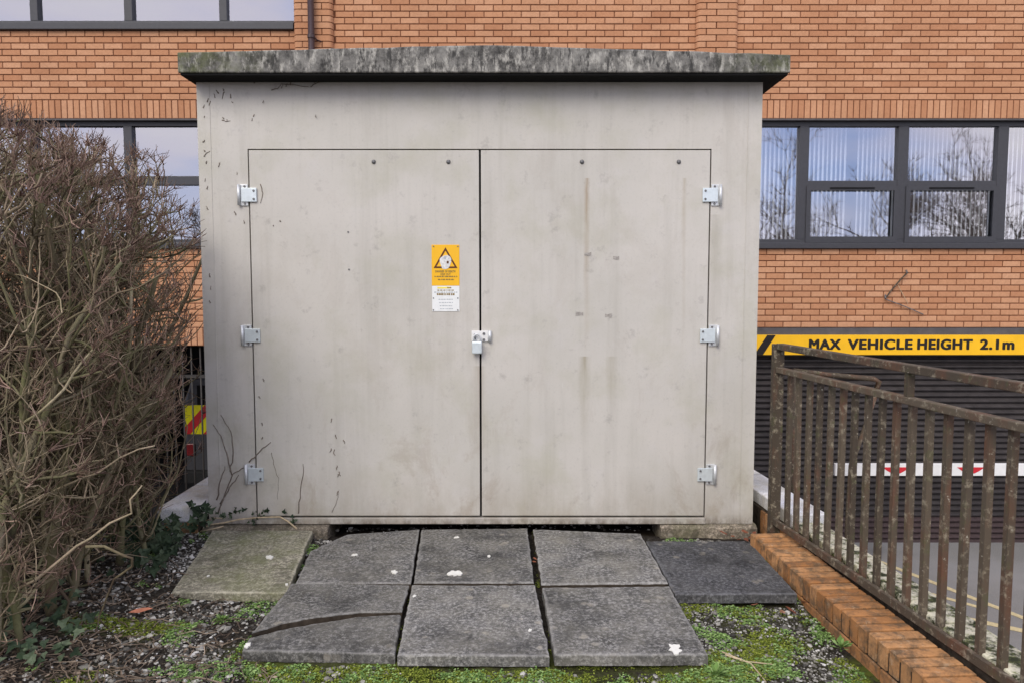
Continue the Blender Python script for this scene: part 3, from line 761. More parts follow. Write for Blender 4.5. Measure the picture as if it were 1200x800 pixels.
# ================================================================== KIOSK
kx0 = (PY(229, 95, YK).x + PY(246, 610, YK).x)/2; kx1 = (PY(894, 95, YK).x + PY(882, 610, YK).x)/2
kz0 = PY(600, 613, YK).z; kzt = PY(600, 84, YK).z + .03
dz0, dz1 = PY(600, 603.5, YK).z, PY(600, 176.5, YK).z
dx0 = (PY(291, 177, YK).x + PY(303, 600, YK).x)/2; dx1 = (PY(831, 177, YK).x + PY(825.5, 600, YK).x)/2; dxm = (PY(562, 177, YK).x + PY(564, 600, YK).x)/2
KD = 2.4
ks = empty('utility_kiosk', ((kx0+kx1)/2, YK, kz0)); tag(ks, 'pale grey utility kiosk with locked double doors and lichened flat roof', 'kiosk')
gp = .009
m2 = MB(); TH = .045
m2.box(kx0, dx0 - gp, YK, YK + TH, kz0, kzt); m2.box(dx1 + gp, kx1, YK, YK + TH, kz0, kzt); m2.box(dx0 - gp, dx1 + gp, YK, YK + TH, dz1 + gp, kzt)
m2.build('front_wall', MT['kiosk'], ks)
m3 = MB().box(kx0, kx0 + .04, YK + TH, YK + KD, kz0, kzt).box(kx1 - .04, kx1, YK + TH, YK + KD, kz0, kzt); 
MB().box(kx0, kx0 + .04, YK + TH, YK + KD, kz0, kzt).build('side_wall', MT['kiosk'], ks); MB().box(kx1 - .04, kx1, YK + TH, YK + KD, kz0, kzt).build('side_wall', MT['kiosk'], ks)
MB().box(kx0 + .04, kx1 - .04, YK + KD - .04, YK + KD, kz0, kzt).build('rear_wall', MT['kiosk'], ks)
MB().box(dx0 - gp, dx1 + gp, YK - .012, YK + TH, kz0, dz0 - .012).build('threshold', MT['kiosk'], ks, bevel=.004)
MB().box(dx0 - .04, dx1 + .04, YK + TH + .002, YK + TH + .02, kz0 + .01, dz1 + .04).build('door_rebate', MT['gap_dark'], ks)
for a, b in ((dx0, dxm - .006), (dxm + .006, dx1)):
    MB().box(a, b, YK - .006, YK + TH - .004, dz0, dz1).build('door', MT['kiosk'], ks, bevel=.003)
for px in (438, 525.5, 682, 795.5):
    p = PY(px, 190, YK - .006); MB().tube([(p.x, YK - .006, p.z), (p.x, YK - .012, p.z), (p.x, YK - .017, p.z)], [.014, .012, .006], 10).build('bolt', MT['zinc_dark'], ks, smooth=True)
for px, py in ((408, 272), (409, 316)):
    p = PY(px, py, YK - .006); MB().tube([(p.x, YK - .005, p.z), (p.x, YK - .010, p.z)], [.006, .005], 8).build('screw', MT['zinc_dark'], ks)
# faint corner trims
for xa in (kx0 + .075, kx1 - .085): MB().box(xa, xa + .004, YK - .0025, YK + .001, kz0 + .02, kzt - .1).build('trim_bead', MT['kiosk'], ks)
# tape residue on the right door
for px, py, w_ in ((689, 298, 8), (722, 302, 7), (679, 368, 9), (713, 370, 8)):
    p = PY(px, py, YK - .006); w_ = w_/190
    pts = [(p.x + w_*(t-.5) , p.z + random.uniform(.006, .014)) for t in (1, .7, .35, 0)]; pts2 = [(p.x + w_*(t-.5), p.z - random.uniform(.006, .014)) for t in (0, .4, .7, 1)]
    MB().plate(pts2 + pts, YK - .0075, YK - .005).build('tape_residue', MT['tape'], ks)
# hinges
def hinge(px, py, side):
    p = PY(px, py, YK); e_ = empty('hinge', p); e_.parent = ks; e_.location = p - org(ks)
    s = side; z = p.z; h2 = .065
    cx = dx0 if s < 0 else dx1
    ob = MB().box(*sorted((cx + s*.011, cx + s*.066)), YK - .008, YK - .0005, z - h2, z + h2).build('frame_leaf', MT['zinc'], e_, bevel=.002)
    MB().box(*sorted((cx + s*.048, cx - s*.045)), YK - .018, YK - .0095, z - .042, z + .042).build('door_leaf', MT['steel_bright'], e_, bevel=.002)
    xk = cx + s*.064; MB().tube([(xk, YK - .016, z - h2 + .002), (xk, YK - .016, z + h2 - .002)], .0095, 10).build('knuckle', MT['zinc'], e_, smooth=True)
    for dx, dz, y_ in ((.03, .052, YK - .008), (.03, -.052, YK - .008), (-.028, .025, YK - .018), (-.028, -.025, YK - .018)):
        MB().tube([(cx + s*dx, y_ + .001, z + dz), (cx + s*dx, y_ - .006, z + dz)], [.0075, .006], 8).build('screw', MT['zinc_dark'], e_)
for py in (229, 393, 555): hinge(290, py, -1); hinge(830, py, 1)
# hasp
p = PY(566, 394, YK); hp = empty('hasp', p); hp.parent = ks; hp.location = p - org(ks)
MB().box(dxm - .055, dxm + .062, YK - .016, YK - .0065, p.z - .032, p.z + .034).build('strap', MT['white_paint'], hp, bevel=.003)
MB().tube([(dxm + .058, YK - .016, p.z - .033), (dxm + .058, YK - .016, p.z + .035)], .012, 10).build('knuckle', MT['zinc'], hp, smooth=True)
MB().tube([(dxm + .022, YK - .0155, p.z + .017), (dxm + .022, YK - .022, p.z + .017)], [.009, .007], 8).build('screw', MT['zinc_dark'], hp)
MB().tube([(dxm + .022, YK - .0155, p.z - .02), (dxm + .022, YK - .022, p.z - .02)], [.009, .007], 8).build('screw', MT['zinc_dark'], hp)
MB().tube([(dxm - .034, YK - .01, p.z + .008), (dxm - .034, YK - .03, p.z + .012), (dxm - .034, YK - .04, p.z - .002), (dxm - .034, YK - .03, p.z - .014), (dxm - .034, YK - .01, p.z - .012)], .006, 6).build('staple', MT['zinc_dark'], hp)
# padlock
q0 = PY(559, 413, YK - .035); pl = empty('padlock', q0); tag(pl, 'silver padlock hanging from the hasp between the kiosk doors', 'padlock')
MB().box(q0.x - .031, q0.x + .031, YK - .052, YK - .022, q0.z - .006, q0.z + .068).build('body', MT['steel_bright'], pl, bevel=.006)
arc = [(q0.x - .02, YK - .037, q0.z + .066)] + [(q0.x + .02*-math.cos(t), YK - .037, q0.z + .088 + .024*math.sin(t)) for t in [math.pi*k/8 for k in range(9)]] + [(q0.x + .02, YK - .037, q0.z + .066)]
MB().tube(arc, .0055, 8).build('shackle', MT['zinc'], pl, smooth=True)
# roof slab, slightly cambered
ov = .16; rx0 = PY(208, 85, YK - ov).x; rx1 = PY(926.5, 85, YK - ov).x
rzb = PY(600, 85.3, YK - ov).z; ys0, ys1 = YK - ov, YK + KD + ov
def ztop(x):
    t = (x - rx0)/(rx1 - rx0); a, b, c = PY(0, 61.5, ys0).z, PY(0, 53, ys0).z, PY(0, 64, ys0).z
    return a + (b-a)*min(1, t/.48) if t < .48 else b + (c-b)*max(0, (t-.52))/.48 if t > .52 else b
NX = 60; mb = MB(); V = []; F = []
for j, yy in enumerate((ys0, ys1)):
    for i in range(NX+1):
        x = rx0 + (rx1-rx0)*i/NX
        wob = mnoise.noise(Vector((x*3, yy, 0)))*.004
        V += [(x, yy + (wob if j == 0 else 0), rzb + abs(mnoise.noise(Vector((x*5, 2, 0))))*.003), (x, yy + (wob if j == 0 else 0), ztop(x) + mnoise.noise(Vector((x*6, 7, 0)))*.004)]
n2 = 2*(NX+1)
for i in range(NX):
    a = 2*i; F += [(a, a+2, a+3, a+1), (n2+a, n2+a+1, n2+a+3, n2+a+2), (a+1, a+3, n2+a+3, n2+a+1), (a, n2+a, n2+a+2, a+2)]
F += [(0, 1, n2+1, n2), (2*NX, n2+2*NX, n2+2*NX+1, 2*NX+1)]
mb.add(V, F); mb.build('roof', MT['roof'], ks, bevel=.008)
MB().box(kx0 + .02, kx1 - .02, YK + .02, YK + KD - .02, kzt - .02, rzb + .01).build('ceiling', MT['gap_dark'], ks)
sf = MB().box(rx0 + .012, rx1 - .012, ys0 + .012, YK - .001, rzb - .012, rzb - .001)  # near-black board added; shade under the overhang put in its colour
sf.box(rx0 + .012, kx0 - .001, YK, YK + KD, rzb - .012, rzb - .001); sf.box(kx1 + .001, rx1 - .012, YK, YK + KD, rzb - .012, rzb - .001); sf.build('soffit_shade', MT['gap_dark'], ks)
# plinth: broken concrete under the two ends of the kiosk
def rough_block(name, x0, x1, y0, y1, z0, z1, m, parent, am=.012):
    nx_ = max(2, int((x1-x0)/.05)); V = []; F = []
    for i in range(nx_+1):
        x = x0 + (x1-x0)*i/nx_; n_ = lambda s: mnoise.noise(Vector((x*11, s, x0)))*am
        V += [(x, y0 + n_(1)*1.5, z0), (x, y0 + n_(2)*1.5, z1 - .018 + n_(3)), (x, y0 + .03 + n_(4), z1), (x, y1, z1), (x, y1, z0)]
    for i in range(nx_):
        a = 5*i
        for k in range(5): F.append((a+k, a+5+k, a+5+(k+1) % 5, a+(k+1) % 5))
    F += [(4, 3, 2, 1, 0), tuple(5*nx_ + k for k in range(5))]
    return MB().add(V, F).build(name, m, parent)
xa = PY(773, 618, YK).x
rough_block('plinth', xa, kx1 + .02, YK - .03, YK + KD, -.16, kz0 - .004, MT['plinth'], ks)
rough_block('plinth', kx0 - .02, PY(387, 618, YK).x, YK - .075, YK + KD, -.16, kz0 - .004, MT['plinth'], ks)
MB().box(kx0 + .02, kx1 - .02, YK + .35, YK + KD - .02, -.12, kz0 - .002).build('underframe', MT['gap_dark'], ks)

# warning sign on the left door
YG = YK - .006
sgx0, sgx1 = PY(506, 325, YG).x, PY(538.5, 325, YG).x; w_ = sgx1 - sgx0
def sz(py): return PY(520, py, YG).z
ws = empty('warning_sign', ((sgx0+sgx1)/2, YG, sz(365))); tag(ws, 'yellow and white electrical warning sign with worn triangle on the left door', 'sign')
MB().box(sgx0, sgx1, YG - .0025, YG - .0002, sz(335), sz(287)).build('yellow_plate', MT['sign_yellow'], ws, bevel=.001)
MB().box(sgx0 + .001, sgx1 - .001, YG - .0022, YG - .0002, sz(347.5), sz(335) - .0005).build('middle_label', MT['sign_white'], ws)
MB().box(sgx0 + .001, sgx1 - .001, YG - .003, YG - .0002, sz(365), sz(347.5) - .0005).build('white_plate', MT['sign_white'], ws, bevel=.001)
ya = YG - .0025
def tri(cx, zb_, hw_, h_, th, m, name):
    o_ = [(cx - hw_, zb_), (cx + hw_, zb_), (cx, zb_ + h_)]; ce = (cx, zb_ + h_/3); k = th
    i_ = [(ce[0] + (x - ce[0])*k, ce[1] + (z - ce[1])*k) for x, z in o_]
    mb = MB()
    V = [(x, ya - .0012, z) for x, z in o_ + i_] + [(x, ya, z) for x, z in o_ + i_]
    F = []
    for a in range(3):
        b = (a+1) % 3; F += [(a, b, 3+b, 3+a), (6+a, 9+a, 9+b, 6+b), (a, 6+a, 6+b, b), (3+a, 3+b, 9+b, 9+a)]
    return mb.add(V, F).build(name, m, ws)
cx = (sgx0+sgx1)/2; tri(cx, sz(314.5), w_*.43, sz(290)-sz(314.5), .76, MT['sign_brown'], 'triangle')
blob = [(cx + w_*(.0 + .2*math.cos(a)*(1 + .15*math.sin(3*a))), (sz(299)+sz(316))/2 + (sz(298)-sz(316))/2*math.sin(a)*(1 + .12*math.sin(2*a+1))) for a in [2*math.pi*k/18 for k in range(18)]]
MB().plate(blob, ya - .002, ya - .0001).build('worn_patch', MT['worn_white'], ws)
for dx, py, s_ in ((.08, 307.5, .009), (-.02, 302, .011)):
    MB().plate([(cx + w_*dx + s_*math.cos(a)*.8, sz(py) + s_*math.sin(a)) for a in [2*math.pi*k/8 for k in range(8)]], ya - .0026, ya - .0021).build('worn_mark', MT['ink_grey' if dx < 0 else 'sign_brown'], ws)
text_mesh('lettering', 'DANGER OF DEATH', .018, MT['sign_ink'], ws, sgx0 + w_*.13, ya - .0006, sz(319.4), width=w_*.72, weight=.0006, depth=.0005)
text_mesh('lettering', 'KEEP OUT', .018, MT['sign_ink'], ws, sgx0 + w_*.32, ya - .0006, sz(322.8), width=w_*.36, weight=.0004, depth=.0005)
def dashes(py, a, b, h_, m, y_, seed):
    rr = random.Random(seed); x = sgx0 + w_*a; mb = MB(); e_ = sgx0 + w_*b
    while x < e_:
        d = rr.uniform(.006, .016); z_ = sz(py); mb.box(x, min(x+d, e_), y_ - .0007, y_ + .0002, z_ - h_/2, z_ + h_/2); x += d + rr.uniform(.002, .006)
    mb.build('print_line', m, ws)
dashes(324.3, .1, .92, .0075, MT['sign_ink'], ya, 1); dashes(327.8, .22, .8, .0075, MT['sign_ink'], ya, 2)
MB().box(sgx0 + w_*.2, sgx0 + w_*.66, YG - .0029, YG - .0022, sz(338.4), sz(336.4)).build('print_block', MT['sign_pale_yellow'], ws)
dashes(337.3, .56, .72, .008, MT['sign_ink'], YG - .0029, 3)
dashes(340.3, .2, .8, .006, MT['sign_ink'], YG - .0022, 5); dashes(342.6, .08, .92, .006, MT['ink_grey'], YG - .0022, 6); dashes(345, .18, .84, .012, MT['sign_ink'], YG - .0022, 7)
for i, py in enumerate((351, 354.7, 358.5, 362)): dashes(py, .24 + .02*i, .76 - .03*(i == 2), .005, MT['ink_grey'], YG - .003, 10 + i)
for px, py in ((508, 289), (536.5, 289), (508, 349.5), (536.5, 349.5), (508, 363.4), (536.5, 363.4)):
    p = PY(px, py, YG); MB().tube([(p.x, YG - .002, p.z), (p.x, YG - .0055, p.z)], [.005, .004], 8).build('screw', MT['zinc_dark'], ws)

# ================================================================== PAVING SLABS
pv = empty('paving', (0, 3.7, -.06)); tag(pv, 'loose concrete paving slabs laid in two rows before the kiosk', kind='structure')
def slab(px_poly, m, label, zt=(0, 0, 0, 0), th=.048, gap=0.0, damp_or_shade=False):
    """outline from pixel corners on the slab plane; zt lifts single corners"""
    P = [PZ(x, y, 0) for x, y in px_poly]; n = len(P)
    if len(zt) < n: zt = list(zt) + [0]*(n - len(zt))
    ce = sum(P, Vector())/n; out = []
    for i in range(n):
        a, b = P[i], P[(i+1) % n]; k = max(2, int((b-a).length/.03)); dn = Vector((-(b-a).y, (b-a).x, 0)).normalized()
        for t in range(k):
            u = t/k; p = a.lerp(b, u); j = 0 if t == 0 else random.gauss(0, .0016) + mnoise.noise(Vector((p.x*7, p.y*7, i)))*.004
            p = p + dn*j + (ce - p).normalized()*gap; p.z = zt[i] + (zt[(i+1) % n] - zt[i])*u; out.append(p)
    N = len(out); V = []; F = []
    # outline must run counter-clockwise seen from above
    area = sum(out[i].x*out[(i+1) % N].y - out[(i+1) % N].x*out[i].y for i in range(N))
    if area < 0: out = out[::-1]
    rings = [(0.0, -th), (0.0, -.007), (.004, -.0015), (.011, 0), (.022, .0002)]
    for ins, dz in rings:
        for p in out:
            d = (ce - p); d.z = 0; d.normalize(); c_ = random.uniform(0, .002); V.append((p.x + d.x*(ins + c_), p.y + d.y*(ins + c_), p.z + dz - (c_ if dz > -.01 else 0)))
    for r in range(4):
        for i in range(N): F.append((r*N+i, r*N+(i+1) % N, (r+1)*N+(i+1) % N, (r+1)*N+i))
    F.append(tuple(range(4*N, 5*N))); F.append(tuple(reversed(range(N))))
    o = MB().add(V, F).build('paving_slab', m, pv)
    o.data.attributes.new('edge', 'FLOAT', 'POINT').data.foreach_set('value', [0]*N + [.12]*N + [1]*N + [.55]*N + [0]*N)
    if damp_or_shade:                                               # joint and crack shade painted onto the sides in a dark material
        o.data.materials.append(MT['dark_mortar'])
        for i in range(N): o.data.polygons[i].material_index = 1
    o['label'] = label; return o
slab([(250,619),(367,620.5),(336,693),(201,690)], MT['slab_green'], 'greenish buff slab at the left end of the back row', (.0, .0, -.004, -.012))
slab([(363,645),(385,635),(408,625),(492,619.5),(481.5,681.3),(346,681)], MT['slab_dark'], 'dark slab with a broken back corner', (0, 0, 0, 0, -.004, -.008), damp_or_shade=True)
slab([(494,619.5),(618,618),(626,681),(484.5,681)], MT['slab_dark'], 'middle back slab with white lichen spots', (0, 0, -.003, -.003), damp_or_shade=True)
slab([(624.5,619.5),(751,625),(783,683),(634,684)], MT['slab_dark'], 'dark back slab right of the open joint', (.002, .004, .004, .002), damp_or_shade=True)
slab([(757,632),(878,632),(934.5,694),(791,695)], MT['slab_blue'], 'blue grey slab at the right end beside the brick kerb', (-.006, -.004, -.004, -.002))
slab([(342,682.5),(480,684.5),(471,715.5),(421,716),(372,721.5),(330,729),(294.5,739.5)], MT['slab_dark'], 'rear piece of the cracked slab at the left of the front row', (0, 0, 0, 0, 0, 0, -.003), damp_or_shade=True)
slab([(291,744.5),(331,734.5),(373,726.5),(421,720),(470,718),(463,762.5),(283.5,757.5)], MT['slab_dark'], 'front piece of the cracked slab, tilted', (-.008, -.008, -.008, -.006, -.004, -.010, -.014))
slab([(482.5,685),(627.5,685),(644,767),(465.5,766)], MT['slab_dark'], 'middle slab of the front row', (.002, .002, -.002, -.002))
slab([(635,688.6),(784.5,687),(830,767),(650,767.5)], MT['slab_dark'], 'right slab of the front row with a white dropping', (.006, .006, .004, .004))
# white lichen / droppings
def blobspot(px, py, r, sq=.55, z=.0015, m='bird_white'):
    p = PZ(px, py, .0); n = 22; ph = random.uniform(0, 6)
    pts = []
    for k in range(n):
        a = 2*math.pi*k/n; q_ = r*(1 + .25*math.sin(2*a+ph) + .2*math.sin(5*a+ph*2) + random.uniform(-.15, .15)); pts.append((p.x + q_*math.cos(a), p.y + q_*math.sin(a)*1.25))
    MB().prism(pts, z - .006, z).build('lichen_spot', MT[m], pv)
for px, py, r in ((316, 652, .019), (533, 671, .03), (535, 629, .012), (415.5, 649.5, .013), (462, 669.5, .016), (573, 651, .010), (791, 761, .028), (204, 668.5, .006), (336, 684, .007), (213.5, 668, .006), (290, 753, .013), (244, 674, .006), (621, 738, .008), (485.5, 698, .009), (712, 694.5, .006)):
    blobspot(px, py, r, z=.0055 if py > 684 and px > 640 else -.007 if py > 740 and px < 300 else .0018 if py < 690 else .0025)

# ================================================================== BRICK KERB
kb = empty('brick_kerb', (1.45, 3.5, -.12)); tag(kb, 'orange brick on edge kerb running beside the slabs to the kiosk', 'kerb')
ang = math.atan(.075)
hb = bpy.data.meshes.new('brick'); t_ = MB()
def bevbox(hx, hy, hz_, q=.004):
    V = []; F = []
    r = [(-hz_, q), (-hz_+q, 0), (hz_-q, 0), (hz_, q)]
    for z_, i_ in r: V += [(-hx+i_, -hy+i_, z_), (hx-i_, -hy+i_, z_), (hx-i_, hy-i_, z_), (-hx+i_, hy-i_, z_)]
    F = [(3, 2, 1, 0), (12, 13, 14, 15)]
    for k in range(3):
        for i in range(4): F.append((4*k+i, 4*k+(i+1) % 4, 4*k+4+(i+1) % 4, 4*k+4+i))
    return V, F
V, F = bevbox(.1075, .0288, .052, .005); hb.from_pydata(V, [], F); hb.materials.append(MT['kerb_brick'])
y = 4.245; i = 0
while y > 1.5:
    xc = WX(y) - .1075 - .004 + random.gauss(0, .002)
    mesh_obj('brick', hb, kb, (xc, y, .008 + random.gauss(0, .0015)), rot=(random.gauss(0, .008), random.gauss(0, .008), ang + random.gauss(0, .01)), scale=(1, random.uniform(.97, 1.02), 1))
    y -= .0735
skew_box(MB(), -.212, -.006, 1.4, 4.275, -.25, .035).build('mortar_bed', MT['dark_mortar'], kb)
sb_ = bpy.data.meshes.new('brick'); V, F = bevbox(.02, .1075, .0325); sb_.from_pydata(V, [], F); sb_.materials.append(MT['kerb_brick'])
y = 4.17
while y > 1.6:
    for zz in (-.083, -.158): mesh_obj('brick', sb_, kb, (WX(y) - .200, y + (.11 if zz < -.1 else 0), zz), rot=(0, 0, ang + random.gauss(0, .006)))
    y -= .225

# ================================================================== RAILING
rl = empty('railing', (WX(4.3) + .02, 4.3, .1)); tag(rl, 'rusty brown metal guard railing on the low wall at right', 'railing')
def RX(y): return WX(y) + .022 - .055*max(0, min(1.05, (y - 2.5)/1.9))
ZT, ZM, ZB = 1.158, 1.02, .105
y0, y1 = 4.39, .9
MB().bar((RX(y0), y0, -.08), (RX(y0), y0, ZT + .012), .06, .055, (0, 1, 0)).build('post', MT['rail'], rl, bevel=.003)
MB().bar((RX(y0), y0 - .028, ZT), (RX(2.5), 2.5, ZT), .048, .036).build('top_rail', MT['rail'], rl, bevel=.004)
MB().bar((RX(y0), y0 - .028, ZM), (RX(2.5), 2.5, ZM), .045, .032).build('middle_rail', MT['rail'], rl, bevel=.004)
MB().bar((RX(y0) - .008, y0 - .028, ZB), (RX(2.5) - .008, 2.5, ZB), .022, .04).build('bottom_rail', MT['rail'], rl, bevel=.003)
for q_, a_, b_ in ((ZT, .048, .036), (ZM, .045, .032), (ZB, .022, .04)):
    o_ = -.008 if q_ == ZB else 0
    MB().bar((RX(2.5) + o_, 2.499, q_), (RX(y1) + o_, y1, q_), a_, b_).build('top_rail' if q_ == ZT else 'middle_rail' if q_ == ZM else 'bottom_rail', MT['rail'], rl, bevel=.004)
bm_ = MB().box(-.0132, .0132, -.0145, .0145, 0, ZM - .017 - .1).build('baluster', MT['rail'], rl, bevel=.002, at=(0, 0, 0)); src = bm_
yb = 4.27; k = 0
while yb > 1.0:
    loc = (RX(yb) + .022, yb, .1)
    if k == 0: bm_.location = Vector(loc) - org(rl); bm_.rotation_euler = (0, 0, ang)
    else: link_copy(bm_, rl, loc, rot=(random.gauss(0, .004), random.gauss(0, .004), ang + random.gauss(0, .04)))
    if k in (10, 21): MB().bar((RX(yb), yb, ZM + .017), (RX(yb), yb, ZT - .019), .03, .03).build('upright', MT['rail'], rl)
    yb -= .1105; k += 1

# ================================================================== GROUND COVER
ico_v = None
def icosphere():
    t = (1 + 5**.5)/2
    v = np.array([(-1,t,0),(1,t,0),(-1,-t,0),(1,-t,0),(0,-1,t),(0,1,t),(0,-1,-t),(0,1,-t),(t,0,-1),(t,0,1),(-t,0,-1),(-t,0,1)], float); v /= np.linalg.norm(v[0])
    f = np.array([(0,11,5),(0,5,1),(0,1,7),(0,7,10),(0,10,11),(1,5,9),(5,11,4),(11,10,2),(10,7,6),(7,1,8),(3,9,4),(3,4,2),(3,2,6),(3,6,8),(3,8,9),(4,9,5),(2,4,11),(6,2,10),(8,6,7),(9,8,1)])
    return v, f
IV, IF = icosphere()
slab_polys = [[PZ(x, y, 0) for x, y in q] for q in ([(201,690),(250,619),(367,620),(336,693)], [(346,681),(400,619),(757,619),(789,690),(283,690)], [(342,681),(784,683),(830,775),(283,764)], [(757,632),(878,632),(934,694),(791,695)])]
def in_poly(x, y, P):
    c = False; n = len(P)
    for i in range(n):
        a, b = P[i], P[(i+1) % n]
        if (a.y > y) != (b.y > y) and x < (b.x - a.x)*(y - a.y)/(b.y - a.y) + a.x: c = not c
    return c
def free(x, y):
    if x > WX(y) - .225: return False
    return not any(in_poly(x, y, P) for P in slab_polys)
def spots(n, dens, xr=(-2.6, 1.45), yr=(2.3, 4.5)):
    out = []; tries = 0
    while len(out) < n and tries < n*60:
        tries += 1; x = random.uniform(*xr); y = random.uniform(*yr)
        if not free(x, y): continue
        px, py, _ = proj(x, y, -.06)
        if px < -20 or px > 1150 or py > 830: continue
        if random.random() < dens(x, y, px, py): out.append((x, y))
    return out
def d_gravel(x, y, px, py):
    n = mnoise.noise(Vector((x*2.3, y*2.3, 20)))
    if px > 780: return .9 + n*.6
    if 195 < px < 345 and py < 800: return .55 + n*1.0
    if px <= 195: return .22 + n*.35
    return .35 + n
pts = spots(13500, d_gravel)
n = len(pts); pts += [(q_.x, q_.y) for q_ in [PZ(random.uniform(395, 870), random.uniform(614.5, 619), -.05) for _ in range(260)]]; n = len(pts); P = np.array([(x, y, gz(x, y)) for x, y in pts]); r = np.clip(rng.lognormal(math.log(.0058), .42, n), .003, .021)
r = np.where(P[:, 0] > .6, r*.8, r)
sc3 = np.stack([r*rng.uniform(.8, 1.4, n), r*rng.uniform(.7, 1.2, n), r*rng.uniform(.5, .8, n)], 1)
th = rng.uniform(0, 6.28, n); jitv = rng.normal(1, .13, (n, 12, 1)); vv = IV[None]*jitv*sc3[:, None, :]
cs, sn = np.cos(th)[:, None], np.sin(th)[:, None]; vx = vv[..., 0]*cs - vv[..., 1]*sn; vy = vv[..., 0]*sn + vv[..., 1]*cs
vv = np.stack([vx, vy, vv[..., 2]], 2) + P[:, None, :] + np.array([0, 0, .003])
ff = (IF[None] + (np.arange(n)*12)[:, None, None]).reshape(-1, 3)
gr = np_build('gravel', vv.reshape(-1, 3), ff, MT['gravel']); tag(gr, 'loose pale and dark gravel chips over the soil', 'gravel', kind='stuff')
# moss: tiny upright tufts
def leaflets(pts, per, size, spread, h, flat):
    V = []; F = []
    for x, y in pts:
        z = gz(x, y)
        for _ in range(per):
            a = random.uniform(0, 6.283); d = random.random()**.6*spread*random.choice((1, 1, 1.6)); cx_, cy_ = x + d*math.cos(a), y + d*math.sin(a)
            s = size*random.uniform(.6, 1.4); b = random.uniform(0, 6.283); til = random.uniform(-.7, .7)*(1-flat); zz = z + random.uniform(0, h)*(1 - .6*d/spread) + .002
            ux, uy = math.cos(b)*s, math.sin(b)*s; wx, wy = -math.sin(b)*s*.45, math.cos(b)*s*.45
            o_ = len(V); V += [(cx_, cy_, zz), (cx_ + ux*.5 + wx, cy_ + uy*.5 + wy, zz + s*(.25 + til*.3)), (cx_ + ux, cy_ + uy, zz + s*til), (cx_ + ux*.5 - wx, cy_ + uy*.5 - wy, zz + s*(.25 + til*.3))]
            F.append((o_, o_+1, o_+2, o_+3))
    return V, F
def d_moss(x, y, px, py): 
    v = moss_w(x, y); return max(0, (v - .3)*1.6)
jp = []
for (a_, b_), (c_, d_), n_ in (((626, 620), (632, 684), 14), ((646, 768), (648, 700), 10), (((466, 764)), (480, 690), 12), ((340, 690), (366, 622), 14), ((790, 694), (758, 636), 8), ((300, 764), (460, 768), 40), ((660, 776), (828, 776), 40), ((470, 770), (640, 773), 40)):
    for _ in range(n_):
        t = random.random(); q_ = PZ(a_ + (c_-a_)*t + random.gauss(0, 1), b_ + (d_-b_)*t + random.gauss(0, 1), -.04); jp.append((q_.x, q_.y))
V, F = leaflets(spots(5600, d_moss) + jp, 10, .0075, .014, .011, .2)
ms = np_build('moss', np.array(V), F, MT['moss']); tag(ms, 'bright yellow green moss in front of the slabs', 'moss', kind='stuff')
def d_weed(x, y, px, py):
    n_ = mnoise.noise(Vector((x*5, y*5, 33))); return max(0, (moss_w(x, y)*.5 + n_ - .1)) if px > 200 else max(0, n_ - .35)
V, F = leaflets(spots(800, d_weed), 24, .011, .026, .02, .5)
wd = np_build('ground_weeds', np.array(V), F, MT['weed']); tag(wd, 'small pale green weeds creeping over moss and gravel', 'weeds', kind='stuff')
def weed(px, py, sp, nl, label):
    p = PZ(px, py, -.05); e_ = empty('weed_plant', p); tag(e_, label, 'weed'); V = []; F = []
    for k in range(nl):
        a = random.uniform(0, 6.283); el = random.uniform(.2, 1.3); l = sp*random.uniform(.6, 1.2); d = Vector((math.cos(a)*math.cos(el), math.sin(a)*math.cos(el), math.sin(el)))
        s = d.cross(Vector((0, 0, 1))).normalized()*l*.14; st = p + d*l*.3; o_ = len(V)
        V += [tuple(st), tuple(st + d*l*.35 + s), tuple(st + d*l*.7 + Vector((0, 0, -.1*l))), tuple(st + d*l*.35 - s)]; F.append((o_, o_+1, o_+2, o_+3))
    MB().add(V, F).build('leaves', MT['weed'], e_)
    MB().tube([p, p + Vector((0, 0, sp*.5))], .002, 5).build('stem', MT['weed'], e_)
weed(906, 664, .07, 34, 'small green weed growing at the foot of the brick kerb'); weed(985, 760, .06, 30, 'green weed in the gravel against the kerb near the front')
weed(262, 728, .05, 26, 'small green weed alone in the dark gravel left of the slabs'); weed(838, 792, .06, 30, 'bright weed at the front right slab corner')
# dry stalks on the gravel at right
for pts_, lab in (([(846, 763), (880, 775), (898, 795)], 'long pale dry stalk bent over the moss at right'), ([(850, 766), (872, 772), (905, 773)], 'short pale dry stalk lying across the bent one')):
    pp = [PZ(a, b, -.05) for a, b in pts_]
    for k_ in pp: k_.z = gz(k_.x, k_.y) + .016
    o = MB().tube(pp, [.003, .0035, .002], 6).build('dry_stalk', MT['dry_stalk'], at=pp[0]); tag(o, lab, 'stalk')
# dead leaves
lm = bpy.data.meshes.new('dead_leaf')
lv = [(0, 0, 0), (.25, .16, .05), (.5, .2, .03), (.8, .12, .09), (1, 0, .05), (.8, -.13, .12), (.5, -.2, .06), (.25, -.14, .08), (.5, 0, -.02)]
lm.from_pydata(lv, [], [(0, 1, 8), (1, 2, 8), (2, 3, 8), (3, 4, 8), (4, 5, 8), (5, 6, 8), (6, 7, 8), (7, 0, 8)]); lm.materials.append(MT['dead_leaf'])
def leaf(px, py, s, label, group, z=None, m=None):
    p = PZ(px, py, -.05 if z is None else z); zz = gz(p.x, p.y) + .022 if z is None else z
    o = mesh_obj('dead_leaf', lm, None, (p.x, p.y, zz), rot=(random.uniform(-.4, .4), random.uniform(-.3, .3), random.uniform(0, 6.28)), scale=(s, s, s)); tag(o, label, 'leaf', group)
    return o
for i in range(16): leaf(random.uniform(860, 965), random.uniform(698, 714), random.uniform(.04, .07), 'small red brown dead leaf below the right end slab', 'dead leaves along the right slab edge')
